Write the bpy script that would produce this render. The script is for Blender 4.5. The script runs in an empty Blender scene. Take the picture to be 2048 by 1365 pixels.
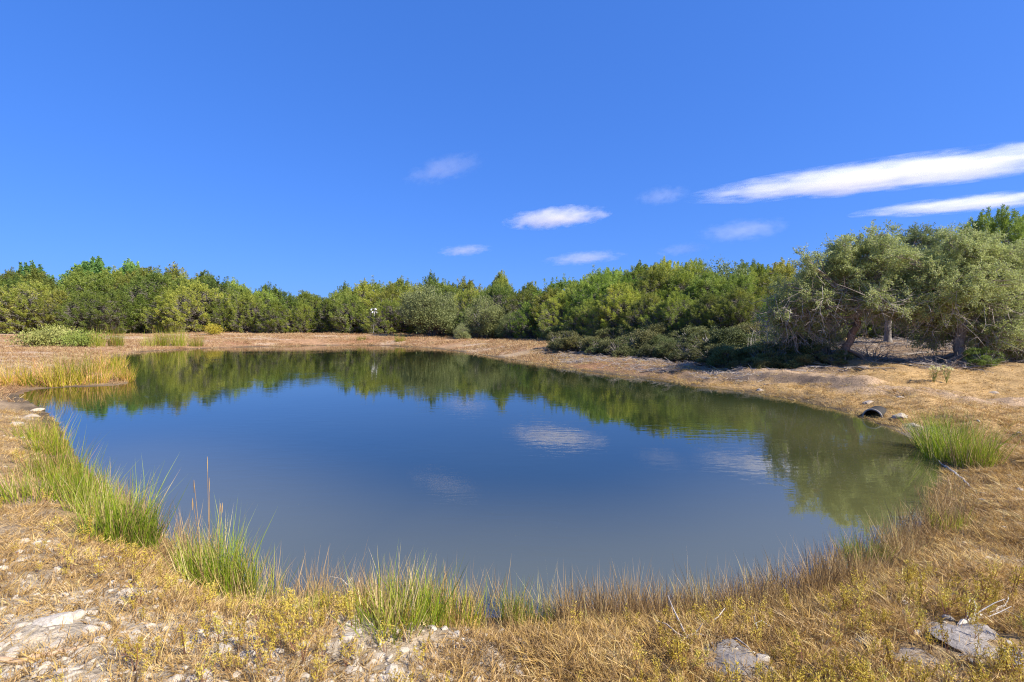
import bpy, math, random
import numpy as np
from mathutils import Vector, Matrix, Euler

R = math.radians
rng = np.random.default_rng(7)
random.seed(7)
scene = bpy.context.scene
COL = scene.collection

# ------------------------------------------------------------------ camera
F = 960.0 / 2048.0            # focal length in picture widths
PITCH = math.atan(27.5 / 960.0)
CAMZ = 2.0
cam_d = bpy.data.cameras.new("camera")
cam_d.sensor_width = 36.0
cam_d.lens = 36.0 * F
cam_d.clip_start = 0.05
cam_d.clip_end = 9000.0
cam = bpy.data.objects.new("camera", cam_d)
COL.objects.link(cam)
cam.location = (0, 0, CAMZ)
cam.rotation_euler = (R(90) - PITCH, 0, 0)
scene.camera = cam

# ------------------------------------------------------------------ sky, sun, exposure
SUN_EL, SUN_AZ = R(41), R(117)     # azimuth from +Y (view direction) clockwise to +X
world = bpy.data.worlds.new("World")
scene.world = world
world.use_nodes = True
wn = world.node_tree
wn.nodes.clear()
sky = wn.nodes.new("ShaderNodeTexSky")
sky.sky_type = 'NISHITA'
sky.sun_disc = False
sky.sun_elevation = SUN_EL
sky.sun_rotation = SUN_AZ
sky.altitude = 300
sky.air_density = 1.0
sky.dust_density = 1.1
sky.ozone_density = 3.0
hsv = wn.nodes.new("ShaderNodeHueSaturation")
hsv.inputs['Saturation'].default_value = 1.25
hsv.inputs['Value'].default_value = 1.0
bg = wn.nodes.new("ShaderNodeBackground")
bg.inputs['Strength'].default_value = 0.083
wo = wn.nodes.new("ShaderNodeOutputWorld")
wn.links.new(sky.outputs[0], hsv.inputs['Color'])
gam = wn.nodes.new("ShaderNodeGamma")
gam.inputs['Gamma'].default_value = 0.47
wn.links.new(hsv.outputs[0], gam.inputs['Color'])
tint = wn.nodes.new("ShaderNodeMix"); tint.data_type = 'RGBA'; tint.blend_type = 'MULTIPLY'
tint.inputs[0].default_value = 1.0
tint.inputs[7].default_value = (0.62, 1.23, 2.84, 1)
wn.links.new(gam.outputs[0], tint.inputs[6])
wn.links.new(tint.outputs[2], bg.inputs['Color'])
wn.links.new(bg.outputs[0], wo.inputs['Surface'])

sun_d = bpy.data.lights.new("sun", 'SUN')
sun_d.energy = 4.9
sun_d.angle = R(0.53)
sun_d.color = (1.0, 0.93, 0.82)
sun = bpy.data.objects.new("sun", sun_d)
COL.objects.link(sun)
SUN_DIR = Vector((math.sin(SUN_AZ) * math.cos(SUN_EL), math.cos(SUN_AZ) * math.cos(SUN_EL), math.sin(SUN_EL)))
sun.rotation_euler = SUN_DIR.to_track_quat('Z', 'Y').to_euler()
sun.location = (20, -5, 30)

scene.view_settings.view_transform = 'Standard'
scene.view_settings.look = 'None'
scene.view_settings.gamma = 1.0
scene.view_settings.use_curve_mapping = False
scene.view_settings.exposure = 1.0
scene.cycles.max_bounces = 6
scene.cycles.diffuse_bounces = 3
scene.cycles.glossy_bounces = 3
scene.cycles.transmission_bounces = 4
scene.cycles.volume_bounces = 4
scene.cycles.transparent_max_bounces = 4
scene.cycles.use_denoising = True
scene.cycles.denoiser = 'OPENIMAGEDENOISE'
scene.cycles.denoising_input_passes = 'RGB_ALBEDO_NORMAL'
scene.cycles.denoising_prefilter = 'NONE'
scene.cycles.use_adaptive_sampling = False
scene.cycles.filter_width = 1.15
scene.cycles.caustics_reflective = False
scene.cycles.caustics_refractive = False

# ------------------------------------------------------------------ helpers
def ray(px, py):
    x = (px - 1024.0) / 960.0
    u = -(py - 682.5) / 960.0
    cp, sp = math.cos(PITCH), math.sin(PITCH)
    return np.array([x, cp + u * sp, -sp + u * cp])

def at(px, py, D):
    d = ray(px, py)
    d = d / d[1]
    return np.array([0, 0, CAMZ]) + d * D

def on_plane(px, py, z=0.0):
    d = ray(px, py)
    t = (z - CAMZ) / d[2]
    return np.array([0, 0, CAMZ]) + d * t

def mesh_np(name, V, faces, mats=(), mi=None, smooth=False):
    """faces: list of (M,k) int arrays"""
    me = bpy.data.meshes.new(name)
    V = np.asarray(V, np.float32)
    me.vertices.add(len(V))
    me.vertices.foreach_set("co", V.ravel())
    loops = np.concatenate([f.ravel() for f in faces]).astype(np.int32)
    counts = np.concatenate([np.full(len(f), f.shape[1], np.int32) for f in faces])
    starts = np.concatenate([[0], np.cumsum(counts)[:-1]]).astype(np.int32)
    me.loops.add(len(loops))
    me.loops.foreach_set("vertex_index", loops)
    me.polygons.add(len(counts))
    me.polygons.foreach_set("loop_start", starts)
    me.polygons.foreach_set("loop_total", counts)
    for m in mats:
        me.materials.append(m)
    if mi is not None:
        me.polygons.foreach_set("material_index", np.asarray(mi, np.int32))
    me.polygons.foreach_set("use_smooth", np.full(len(counts), bool(smooth)))
    me.update(calc_edges=True)
    return me

def link(name, data, parent=None, loc=None, label=None, cat=None, group=None, kind=None):
    o = bpy.data.objects.new(name, data)
    COL.objects.link(o)
    if parent is not None:
        o.parent = parent
    if loc is not None:
        o.location = loc
    tag(o, label, cat, group, kind)
    return o

def tag(o, label=None, cat=None, group=None, kind=None):
    if label: o['label'] = label
    if cat: o['category'] = cat
    if group: o['group'] = group
    if kind: o['kind'] = kind
    return o

def copy_tree(root):
    r = root.copy()
    COL.objects.link(r)
    for ch in root.children:
        c = ch.copy()
        COL.objects.link(c)
        c.parent = r
    return r

def unit(a):
    n = np.linalg.norm(a, axis=-1, keepdims=True)
    return a / np.maximum(n, 1e-9)

def rand_dirs(n, g=None):
    g = g or rng
    return unit(g.normal(size=(n, 3)))

class Geo:
    """collects vertices and faces of several shapes for ONE mesh"""
    def __init__(self):
        self.V, self.Q, self.T, self.qm, self.tm, self.n = [], [], [], [], [], 0
    def add(self, V, Q=None, T=None, m=0):
        V = np.asarray(V, float)
        if Q is not None and len(Q):
            self.Q.append(np.asarray(Q) + self.n); self.qm.append(np.broadcast_to(m, (len(Q),)))
        if T is not None and len(T):
            self.T.append(np.asarray(T) + self.n); self.tm.append(np.broadcast_to(m, (len(T),)))
        self.V.append(V); self.n += len(V)
    def leaves(self, P, U, L, W, m=0, g=None):
        """rhombus leaves: base P, direction U (unit), length L, width W"""
        g = g or rng
        n = len(P)
        S = unit(np.cross(U, rand_dirs(n, g)))
        N = np.cross(S, U)
        L = np.broadcast_to(L, (n,))[:, None]; W = np.broadcast_to(W, (n,))[:, None]
        mid = P + U * L * 0.5 + N * L * 0.08
        V = np.stack([P, mid + S * W * 0.5, P + U * L, mid - S * W * 0.5], 1).reshape(-1, 3)
        i = np.arange(n)[:, None] * 4
        self.add(V, Q=np.hstack([i, i + 1, i + 2, i + 3]), m=m)
    def blades(self, P, U, L, W, bend, m=0, g=None, segs=3):
        """grass blades: strips of quads narrowing to a tip, bending over"""
        g = g or rng
        n = len(P)
        side = unit(np.cross(U, unit(g.normal(size=(n, 3)) * [1, 1, .2])))
        bd = unit(g.normal(size=(n, 3)) * [1, 1, 0.05])
        L = np.broadcast_to(L, (n,))[:, None]; W = np.broadcast_to(W, (n,))[:, None]
        bend = np.broadcast_to(bend, (n,))[:, None]
        rows = []
        for k in range(segs + 1):
            t = k / segs
            c = P + U * L * t + bd * (bend * L * t * t) - np.array([0, 0, 1.]) * (bend * L * 0.4 * t * t)
            w = W * (1 - t) ** 0.7 * 0.5 if k < segs else 0
            if k < segs:
                rows.append(c - side * w); rows.append(c + side * w)
            else:
                rows.append(c)
        nv = segs * 2 + 1
        V = np.stack(rows, 1).reshape(-1, 3)
        i = np.arange(n)[:, None] * nv
        mm = np.broadcast_to(m, (n,))
        Q = np.concatenate([np.hstack([i + 2*k, i + 2*k+1, i + 2*k+3, i + 2*k+2]) for k in range(segs - 1)]) if segs > 1 else None
        k = segs - 1
        T = np.hstack([i + 2*k, i + 2*k+1, i + 2*k+2])
        V0 = self.n
        self.V.append(V); self.n += len(V)
        if Q is not None:
            self.Q.append(Q + V0); self.qm.append(np.tile(mm, segs - 1))
        self.T.append(T + V0); self.tm.append(mm)
    def tubes(self, P0, P1, r0, r1, sides=4, m=0):
        """many straight tapered tubes at once"""
        n = len(P0)
        if n == 0: return
        P0 = np.asarray(P0, float); P1 = np.asarray(P1, float)
        d = unit(P1 - P0)
        ref = np.where(np.abs(d[:, 2:3]) > 0.9, [[1., 0, 0]], [[0, 0, 1.]])
        a = unit(np.cross(d, ref)); b = np.cross(d, a)
        ang = np.arange(sides) / sides * 2 * math.pi
        c, s = np.cos(ang)[None, :, None], np.sin(ang)[None, :, None]
        ring = a[:, None] * c + b[:, None] * s
        r0 = np.broadcast_to(r0, (n,))[:, None, None]; r1 = np.broadcast_to(r1, (n,))[:, None, None]
        V = np.concatenate([P0[:, None] + ring * r0, P1[:, None] + ring * r1], 1).reshape(-1, 3)
        i = np.arange(n)[:, None, None] * (2 * sides)
        k = np.arange(sides)[None, :, None]; k2 = (k + 1) % sides
        Q = np.concatenate([i + k, i + k2, i + sides + k2, i + sides + k], 2).reshape(-1, 4)
        self.add(V, Q=Q, m=m)
    def path(self, pts, rad, sides=8, m=0, wob=0.0, g=None):
        """one tapering limb along a polyline, rings joined"""
        g = g or rng
        pts = np.asarray(pts, float); rad = np.asarray(rad, float)
        n = len(pts)
        tan = unit(np.gradient(pts, axis=0))
        ang = np.arange(sides) / sides * 2 * math.pi
        V = []
        a = unit(np.cross(tan[0], [0.3, 1, 0.2]))
        for k in range(n):
            a = unit(a - tan[k] * np.dot(a, tan[k]))
            b = np.cross(tan[k], a)
            rr = rad[k] * (1 + wob * g.normal(size=sides))
            V.append(pts[k] + (np.cos(ang)[:, None] * a + np.sin(ang)[:, None] * b) * rr[:, None])
        V = np.concatenate(V)
        Q = []
        for k in range(n - 1):
            for j in range(sides):
                j2 = (j + 1) % sides
                Q.append((k*sides + j, k*sides + j2, (k+1)*sides + j2, (k+1)*sides + j))
        V = np.vstack([V, pts[-1:]])
        T = [((n-1)*sides + j, (n-1)*sides + (j+1) % sides, n*sides) for j in range(sides)]
        self.add(V, Q=np.array(Q), T=np.array(T), m=m)
    def mesh(self, name, mats, smooth=False):
        faces, mi = [], []
        if self.Q: faces.append(np.concatenate(self.Q)); mi.append(np.concatenate(self.qm))
        if self.T: faces.append(np.concatenate(self.T)); mi.append(np.concatenate(self.tm))
        return mesh_np(name, np.concatenate(self.V), faces, mats, np.concatenate(mi), smooth)

def curve_pts(p0, p1, n, sag=0.0, wob=0.0, g=None):
    g = g or rng
    p0 = np.asarray(p0, float); p1 = np.asarray(p1, float)
    t = np.linspace(0, 1, n)[:, None]
    p = p0 + (p1 - p0) * t
    p[:, 2] += sag * (4 * t[:, 0] * (1 - t[:, 0]))
    w = g.normal(size=(n, 3)) * wob
    w[0] = 0; w[-1] = 0
    return p + w

def vnoise(x, y, seed=0):
    """smooth value noise in numpy"""
    xi, yi = np.floor(x).astype(int), np.floor(y).astype(int)
    fx, fy = x - xi, y - yi
    fx = fx*fx*(3-2*fx); fy = fy*fy*(3-2*fy)
    def h(a, b):
        n = (a * 374761393 + b * 668265263 + seed * 974711) & 0x7fffffff
        n = ((n ^ (n >> 13)) * 1274126177) & 0x7fffffff
        return ((n ^ (n >> 16)) & 0xffff) / 65535.0
    return (h(xi, yi)*(1-fx) + h(xi+1, yi)*fx)*(1-fy) + (h(xi, yi+1)*(1-fx) + h(xi+1, yi+1)*fx)*fy

def smooth(a, b, x):
    t = np.clip((x - a) / (b - a), 0, 1)
    return t * t * (3 - 2 * t)

# ------------------------------------------------------------------ materials
def new_mat(name):
    m = bpy.data.materials.new(name)
    m.use_nodes = True
    nt = m.node_tree
    nt.nodes.clear()
    out = nt.nodes.new("ShaderNodeOutputMaterial")
    return m, nt, out

def N(nt, t, **kw):
    n = nt.nodes.new(t)
    for k, v in kw.items():
        if hasattr(n, k): setattr(n, k, v)
        else: n.inputs[k.replace('_', ' ')].default_value = v
    return n

def ramp(nt, fac, stops):
    r = nt.nodes.new("ShaderNodeValToRGB")
    e = r.color_ramp.elements
    while len(e) < len(stops): e.new(0.5)
    for el, (p, c) in zip(e, stops):
        el.position = p; el.color = (*c, 1)
    nt.links.new(fac, r.inputs[0])
    return r.outputs[0]

def mixc(nt, a, b, fac, mode='MIX'):
    n = nt.nodes.new("ShaderNodeMix"); n.data_type = 'RGBA'; n.blend_type = mode
    for s, v in ((n.inputs[0], fac), (n.inputs[6], a), (n.inputs[7], b)):
        if hasattr(v, 'is_linked'): nt.links.new(v, s)
        elif isinstance(v, tuple): s.default_value = (*v, 1)
        else: s.default_value = v
    return n.outputs[2]

def plant_mat(name, stops, trans=0.25, rough=0.55, scale=1.2, tint=True, rnd=0.5, spec=0.3):
    """leaf / blade material: colour from position noise plus a per-object random, tinted by the object colour"""
    m, nt, out = new_mat(name)
    L = nt.links
    geo = N(nt, "ShaderNodeNewGeometry")
    info = N(nt, "ShaderNodeObjectInfo")
    noi = N(nt, "ShaderNodeTexNoise", Scale=scale, Detail=3.0, Roughness=0.65)
    L.new(geo.outputs['Position'], noi.inputs['Vector'])
    isl = N(nt, "ShaderNodeMath", operation='MULTIPLY'); isl.inputs[1].default_value = 0.35
    L.new(geo.outputs['Random Per Island'], isl.inputs[0])
    a1 = N(nt, "ShaderNodeMath", operation='MULTIPLY_ADD')
    a1.inputs[1].default_value = 1.5; a1.inputs[2].default_value = -0.42
    L.new(noi.outputs[0], a1.inputs[0])
    a2 = N(nt, "ShaderNodeMath", operation='ADD'); L.new(a1.outputs[0], a2.inputs[0]); L.new(isl.outputs[0], a2.inputs[1])
    a3 = N(nt, "ShaderNodeMath", operation='MULTIPLY_ADD'); a3.inputs[1].default_value = rnd; 
    L.new(info.outputs['Random'], a3.inputs[0]); 
    a4 = N(nt, "ShaderNodeMath", operation='SUBTRACT'); a4.inputs[1].default_value = rnd * 0.5
    L.new(a2.outputs[0], a4.inputs[0]); L.new(a4.outputs[0], a3.inputs[2])
    c = ramp(nt, a3.outputs[0], stops)
    if tint:
        c = mixc(nt, c, info.outputs['Color'], 1.0, 'MULTIPLY')
    p = N(nt, "ShaderNodeBsdfPrincipled", Roughness=rough)
    p.inputs['Specular IOR Level'].default_value = spec
    L.new(c, p.inputs['Base Color'])
    t = N(nt, "ShaderNodeBsdfTranslucent"); L.new(c, t.inputs['Color'])
    mx = N(nt, "ShaderNodeMixShader"); mx.inputs[0].default_value = trans
    L.new(p.outputs[0], mx.inputs[1]); L.new(t.outputs[0], mx.inputs[2])
    L.new(mx.outputs[0], out.inputs[0])
    return m

def wood_mat(name, c0, c1, scale=6.0, bump=0.5):
    m, nt, out = new_mat(name)
    L = nt.links
    tc = N(nt, "ShaderNodeTexCoord")
    mp = N(nt, "ShaderNodeMapping"); mp.inputs['Scale'].default_value = (scale, scale, scale * 0.25)
    L.new(tc.outputs['Object'], mp.inputs[0])
    noi = N(nt, "ShaderNodeTexNoise", Scale=3.0, Detail=5.0, Roughness=0.7)
    L.new(mp.outputs[0], noi.inputs['Vector'])
    c = ramp(nt, noi.outputs[0], [(0.3, c0), (0.7, c1)])
    p = N(nt, "ShaderNodeBsdfPrincipled", Roughness=0.85)
    L.new(c, p.inputs['Base Color'])
    b = N(nt, "ShaderNodeBump", Strength=bump, Distance=0.02); L.new(noi.outputs[0], b.inputs['Height'])
    L.new(b.outputs[0], p.inputs['Normal'])
    L.new(p.outputs[0], out.inputs[0])
    return m

M_JUN = plant_mat("juniper_foliage", [(0.0, (.055, .078, .016)), (0.35, (.125, .160, .028)), (0.7, (.225, .248, .044)), (1.0, (.345, .335, .070))], trans=0.35, scale=0.9)
M_OAK = plant_mat("live_oak_foliage", [(0.0, (.13, .155, .055)), (0.45, (.29, .32, .12)), (0.8, (.43, .45, .185)), (1.0, (.58, .58, .28))], trans=0.36, scale=2.0, rough=0.55, spec=0.25)
M_ELM = plant_mat("feathery_foliage", [(0.0, (.045, .095, .03)), (0.5, (.10, .18, .045)), (1.0, (.19, .27, .06))], trans=0.25, scale=1.0)
M_DARKLEAF = plant_mat("shrub_foliage", [(0.0, (.045, .055, .022)), (0.5, (.11, .12, .045)), (1.0, (.21, .20, .08))], trans=0.2, scale=2.0)
M_GREEN = plant_mat("green_blades", [(0.0, (.085, .125, .010)), (0.45, (.23, .29, .018)), (0.8, (.38, .42, .04)), (1.0, (.52, .48, .10))], trans=0.35, scale=5.0)
M_PALEGREEN = plant_mat("pale_green_leaves", [(0.0, (.15, .17, .04)), (0.5, (.30, .31, .09)), (1.0, (.46, .44, .17))], trans=0.3, scale=3.0)
M_STRAW = plant_mat("straw_blades", [(0.0, (.20, .125, .055)), (0.4, (.40, .25, .10)), (0.75, (.56, .385, .175)), (1.0, (.70, .54, .30))], trans=0.25, scale=3.0, rnd=0.7)
M_GOLD = plant_mat("golden_blades", [(0.0, (.24, .145, .045)), (0.4, (.48, .30, .085)), (0.75, (.62, .43, .14)), (1.0, (.68, .56, .24))], trans=0.25, scale=1.5, rnd=0.7)
M_ORANGE = plant_mat("orange_blades", [(0.0, (.20, .105, .05)), (0.35, (.35, .20, .095)), (0.65, (.43, .29, .145)), (0.85, (.52, .40, .22)), (1.0, (.56, .47, .28))], trans=0.2, scale=0.4, rnd=0.7)
M_BROWNSTEM = plant_mat("brown_stems", [(0.0, (.15, .095, .045)), (0.4, (.33, .21, .09)), (0.75, (.48, .34, .15)), (1.0, (.48, .44, .15))], trans=0.2, scale=2.0, rnd=0.7)
M_WEED = plant_mat("weed_heads", [(0.0, (.34, .23, .03)), (0.4, (.54, .41, .05)), (0.8, (.70, .54, .11)), (1.0, (.50, .45, .08))], trans=0.3, scale=3.0, rnd=0.8)
M_REDSTEM = plant_mat("reddish_stems", [(0.0, (.14, .055, .04)), (1.0, (.34, .17, .10))], trans=0.1, scale=3.0)
M_BLOOM = plant_mat("pale_yellow_bloom", [(0.0, (.55, .52, .22)), (1.0, (.78, .74, .42))], trans=0.3, scale=3.0)
M_BARK = wood_mat("grey_bark", (.10, .085, .07), (.30, .26, .22))
M_REDBARK = wood_mat("reddish_bark", (.12, .07, .045), (.32, .20, .125))
M_TWIG = wood_mat("grey_twig", (.20, .165, .135), (.48, .41, .34), bump=0.1)
M_DEAD = wood_mat("bleached_wood", (.30, .27, .23), (.62, .57, .50), bump=0.3)
M_STICK = wood_mat("tan_stick", (.30, .19, .11), (.52, .36, .22), bump=0.3)

def rock_mat(name, c0, c1, c2):
    m, nt, out = new_mat(name)
    L = nt.links
    tc = N(nt, "ShaderNodeTexCoord"); info = N(nt, "ShaderNodeObjectInfo")
    noi = N(nt, "ShaderNodeTexNoise", Scale=9.0, Detail=6.0, Roughness=0.7)
    L.new(tc.outputs['Object'], noi.inputs['Vector'])
    fine = N(nt, "ShaderNodeTexNoise", Scale=60.0, Detail=4.0)
    L.new(tc.outputs['Object'], fine.inputs['Vector'])
    c = ramp(nt, noi.outputs[0], [(0.3, c0), (0.5, c1), (0.68, c2)])
    c = mixc(nt, c, info.outputs['Color'], 1.0, 'MULTIPLY')
    p = N(nt, "ShaderNodeBsdfPrincipled", Roughness=0.9)
    L.new(c, p.inputs['Base Color'])
    b = N(nt, "ShaderNodeBump", Strength=0.6, Distance=0.01)
    ad = N(nt, "ShaderNodeMath", operation='ADD'); L.new(noi.outputs[0], ad.inputs[0]); L.new(fine.outputs[0], ad.inputs[1])
    L.new(ad.outputs[0], b.inputs['Height']); L.new(b.outputs[0], p.inputs['Normal'])
    L.new(p.outputs[0], out.inputs[0])
    return m
M_LIME = rock_mat("limestone", (.33, .265, .19), (.54, .46, .35), (.70, .64, .53))
M_SLAB = rock_mat("grey_limestone", (.18, .16, .14), (.34, .31, .28), (.46, .42, .37))

def plain(name, c, rough=0.5, metal=0.0):
    m, nt, out = new_mat(name)
    p = N(nt, "ShaderNodeBsdfPrincipled", Roughness=rough, Metallic=metal)
    p.inputs['Base Color'].default_value = (*c, 1)
    tc = N(nt, "ShaderNodeTexCoord")
    noi = N(nt, "ShaderNodeTexNoise", Scale=12.0, Detail=4.0); nt.links.new(tc.outputs['Object'], noi.inputs['Vector'])
    col = ramp(nt, noi.outputs[0], [(0.3, tuple(v * 0.75 for v in c)), (0.7, c)])
    nt.links.new(col, p.inputs['Base Color'])
    nt.links.new(p.outputs[0], out.inputs[0])
    return m
M_WHITE = plain("white_plastic", (.80, .79, .76), 0.45)
M_GALV = plain("galvanised_metal", (.42, .40, .37), 0.5, 0.4)
M_BLACKPIPE = plain("black_pipe", (.026, .022, .018), 0.85)
M_PIPERIM = plain("weathered_pipe_rim", (.34, .30, .25), 0.7)

# ------------------------------------------------------------------ pond outline and terrain height
pond_px = [(40, 792), (60, 782), (110, 776), (190, 774), (250, 768), (262, 755), (238, 740), (212, 722), (250, 709), (320, 702), (420, 697),
           (560, 693), (700, 691), (800, 693), (880, 699), (960, 710), (1050, 724), (1150, 740), (1250, 753), (1330, 762), (1380, 772),
           (1440, 777), (1520, 789), (1600, 803), (1680, 822), (1740, 842), (1800, 866), (1850, 895), (1880, 925), (1888, 960), (1868, 1000), (1862, 1040),
           (1800, 1078), (1740, 1118), (1690, 1150), (1620, 1180), (1500, 1215), (1350, 1238), (1200, 1244), (1080, 1240), (950, 1232), (820, 1222), (720, 1208),
           (640, 1212), (560, 1212), (500, 1180), (420, 1135), (350, 1092), (290, 1040), (215, 985), (160, 925), (128, 872), (105, 835), (60, 806)]
pond_pts = np.array([on_plane(*p)[:2] for p in pond_px])

def catmull(P, k=5):
    n = len(P); out = []
    for i in range(n):
        p0, p1, p2, p3 = P[i-1], P[i], P[(i+1) % n], P[(i+2) % n]
        for j in range(k):
            t = j / k
            out.append(0.5*((2*p1) + (-p0+p2)*t + (2*p0-5*p1+4*p2-p3)*t*t + (-p0+3*p1-3*p2+p3)*t**3))
    return np.array(out)
POND = catmull(pond_pts, 4)

def pond_dist(X, Y):
    """signed distance to the shoreline, positive on land"""
    shp = X.shape
    P = np.stack([X.ravel(), Y.ravel()], 1)
    A = POND; B = np.roll(POND, -1, 0)
    best = np.full(len(P), 1e9); inside = np.zeros(len(P), bool)
    for a, b in zip(A, B):
        ab = b - a
        t = np.clip(((P - a) @ ab) / (ab @ ab + 1e-12), 0, 1)
        d = np.hypot(P[:, 0] - a[0] - t*ab[0], P[:, 1] - a[1] - t*ab[1])
        best = np.minimum(best, d)
        c = (a[1] > P[:, 1]) != (b[1] > P[:, 1])
        if c.any():
            xi = (b[0]-a[0]) * (P[:, 1]-a[1]) / (b[1]-a[1] + 1e-12) + a[0]
            inside ^= c & (P[:, 0] < xi)
    return np.where(inside, -best, best).reshape(shp)

ctrl = [(0, 1, .40), (-2, 1.5, .40), (2, 1.5, .42), (0, 2.2, .30), (-3, 2, .42), (4, 2, .44), (0, -3, .5), (-6, -3, .6), (6, -3, .6), (-20, -10, .8), (20, -10, .8), (0, -40, 1.0),
        (-5, 4.6, .32), (-8, 8, .32), (-12, 11, .3), (-6, 3, .42), (-40, 10, .7), (-45, 30, .5)]
for px, py, D in [(60, 745, 20.5), (150, 745, 20.5), (215, 745, 20.5), (0, 700, 38), (60, 690, 46), (250, 683, 58), (0, 668, 75), (200, 668, 75), (400, 666, 78), (600, 668, 78), (800, 669, 75), (900, 674, 68),
                  (1000, 679, 58), (1100, 683, 46), (1200, 688, 38), (1300, 692, 33), (1400, 694, 29), (1500, 694, 27), (1600, 692, 26), (1780, 680, 24), (1900, 696, 22), (2048, 700, 21),
                  (1050, 689, 36), (1150, 705, 29), (1250, 718, 24.5), (1350, 728, 21.8), (1450, 744, 18.6), (1550, 742, 18), (1650, 750, 16.2), (1720, 762, 14.4),
                  (1690, 722, 18), (1922, 728, 17), (1800, 735, 16.5), (1850, 775, 13.3), (2000, 790, 12.3), (2048, 830, 9.4), (2048, 900, 6.8), (2040, 1000, 4.85), (2040, 1100, 3.8),
                  (2040, 1200, 3.05), (1900, 1300, 2.4), (2048, 1330, 2.3)]:
    p = at(px, py, D)
    ctrl.append((p[0], p[1], max(p[2], 0.05)))
for x, y, z in [(-90, 90, .9), (-45, 100, 1.0), (0, 100, 1.0), (30, 80, 1.3), (35, 45, 1.4), (45, 20, 1.2), (28, 8, .7), (0, 400, 2), (400, 0, 2), (-400, 0, 2), (0, -400, 2), (300, 300, 3), (-300, 300, 2)]:
    ctrl.append((x, y, z))
ctrl = np.array(ctrl)

def lp(x, y):
    r = np.hypot(x, y) + 1.2
    return np.log(r) * 1.0, np.arctan2(x, y)

def height(X, Y, fine=True):
    X = np.asarray(X, float); Y = np.asarray(Y, float)
    shp = X.shape
    x, y = X.ravel(), Y.ravel()
    d = pond_dist(x, y)
    a, b = lp(x, y); ca, cb = lp(ctrl[:, 0], ctrl[:, 1])
    num = np.zeros(len(x)); den = np.zeros(len(x))
    for i in range(len(ctrl)):
        db = np.abs(b - cb[i]); db = np.minimum(db, 2*np.pi - db)
        w = 1.0 / ((a - ca[i])**2 + (db*1.3)**2 + 0.0012)**1.6
        num += w * ctrl[i, 2]; den += w
    z = num / den
    r = np.hypot(x, y)
    wid = 0.75 + 0.11 * np.maximum(0, r - 7)
    s = smooth(0, 1, d / wid) * 0.75 + np.clip(d / (wid * 1.6), 0, 1) * 0.25
    out = np.where(d > 0, 0.012 + z * s, -0.55 * smooth(0, 2.0, -d) - 0.01)
    # a low earth mound with a cut face on the right-hand bank
    m0, m1 = at(1530, 745, 17.4)[:2], at(1715, 768, 14.3)[:2]
    ab = m1 - m0; t = np.clip(((x - m0[0])*ab[0] + (y - m0[1])*ab[1]) / (ab @ ab), 0, 1)
    px, py = m0[0] + t*ab[0], m0[1] + t*ab[1]
    q = np.hypot(x - px, y - py)
    out += np.where(d > 0.4, 0.16 * np.exp(-(q / 0.55)**2), 0)
    if fine:
        amp = np.clip(d / 0.8, 0, 1)
        out += amp * (0.05 * (vnoise(x*1.3, y*1.3, 3) - .5) + 0.035 * (vnoise(x*4.1, y*4.1, 5) - .5) + 0.09 * (vnoise(x*.33, y*.33, 9) - .5) * np.clip(r/12, 0, 1))
        near = np.clip((14 - r) / 8, 0, 1)
        out += amp * near * (0.035 * (vnoise(x*9, y*9, 8) - .5) + 0.05 * (vnoise(x*3.7 + 5, y*3.7, 12) - .5))
        rough = smooth(7, 9, r) * smooth(34, 26, r) * smooth(1.5, 4, x)
        out += amp * rough * (0.16 * (vnoise(x*1.7, y*1.7, 14) - .5) + 0.10 * (vnoise(x*3.9, y*3.9, 15) - .5))
    return out.reshape(shp)

def hz(x, y):
    return float(height(np.array([x]), np.array([y]))[0])

def ground_at(px, py, lo=1.2, hi=140.0):
    """first point of the terrain along a pixel's ray"""
    d = ray(px, py); d = d / d[1]
    Ds = np.exp(np.linspace(math.log(lo), math.log(hi), 260))
    P = np.array([0, 0, CAMZ]) + d * Ds[:, None]
    h = np.maximum(height(P[:, 0], P[:, 1], False), 0)
    k = np.argmax(P[:, 2] < h) if (P[:, 2] < h).any() else len(Ds) - 1
    a, b = Ds[max(k-1, 0)], Ds[k]
    D = (a + b) / 2
    p = np.array([0, 0, CAMZ]) + d * D
    return np.array([p[0], p[1], hz(p[0], p[1])])

# terrain sheet: rings around the viewpoint, closely spaced where the picture looks
a_front = np.linspace(R(-62), R(62), 420)
a_back = np.linspace(R(62), R(298), 70)[1:-1]
ang = np.concatenate([a_front, a_back])
rad = np.concatenate([[0.05, 0.5], np.exp(np.linspace(math.log(1.0), math.log(110), 330)), np.exp(np.linspace(math.log(120), math.log(4000), 24))])
A, RR = np.meshgrid(ang, rad)
TX, TY = RR * np.sin(A), RR * np.cos(A)
TZ = height(TX, TY)
TZ[RR > 300] = 2.0
TD = pond_dist(TX, TY)
na, nr = len(ang), len(rad)
ii, jj = np.meshgrid(np.arange(nr - 1), np.arange(na), indexing='ij')
j2 = (jj + 1) % na
TQ = np.stack([ii*na + jj, ii*na + j2, (ii+1)*na + j2, (ii+1)*na + jj], -1).reshape(-1, 4)[:, ::-1]

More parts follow.
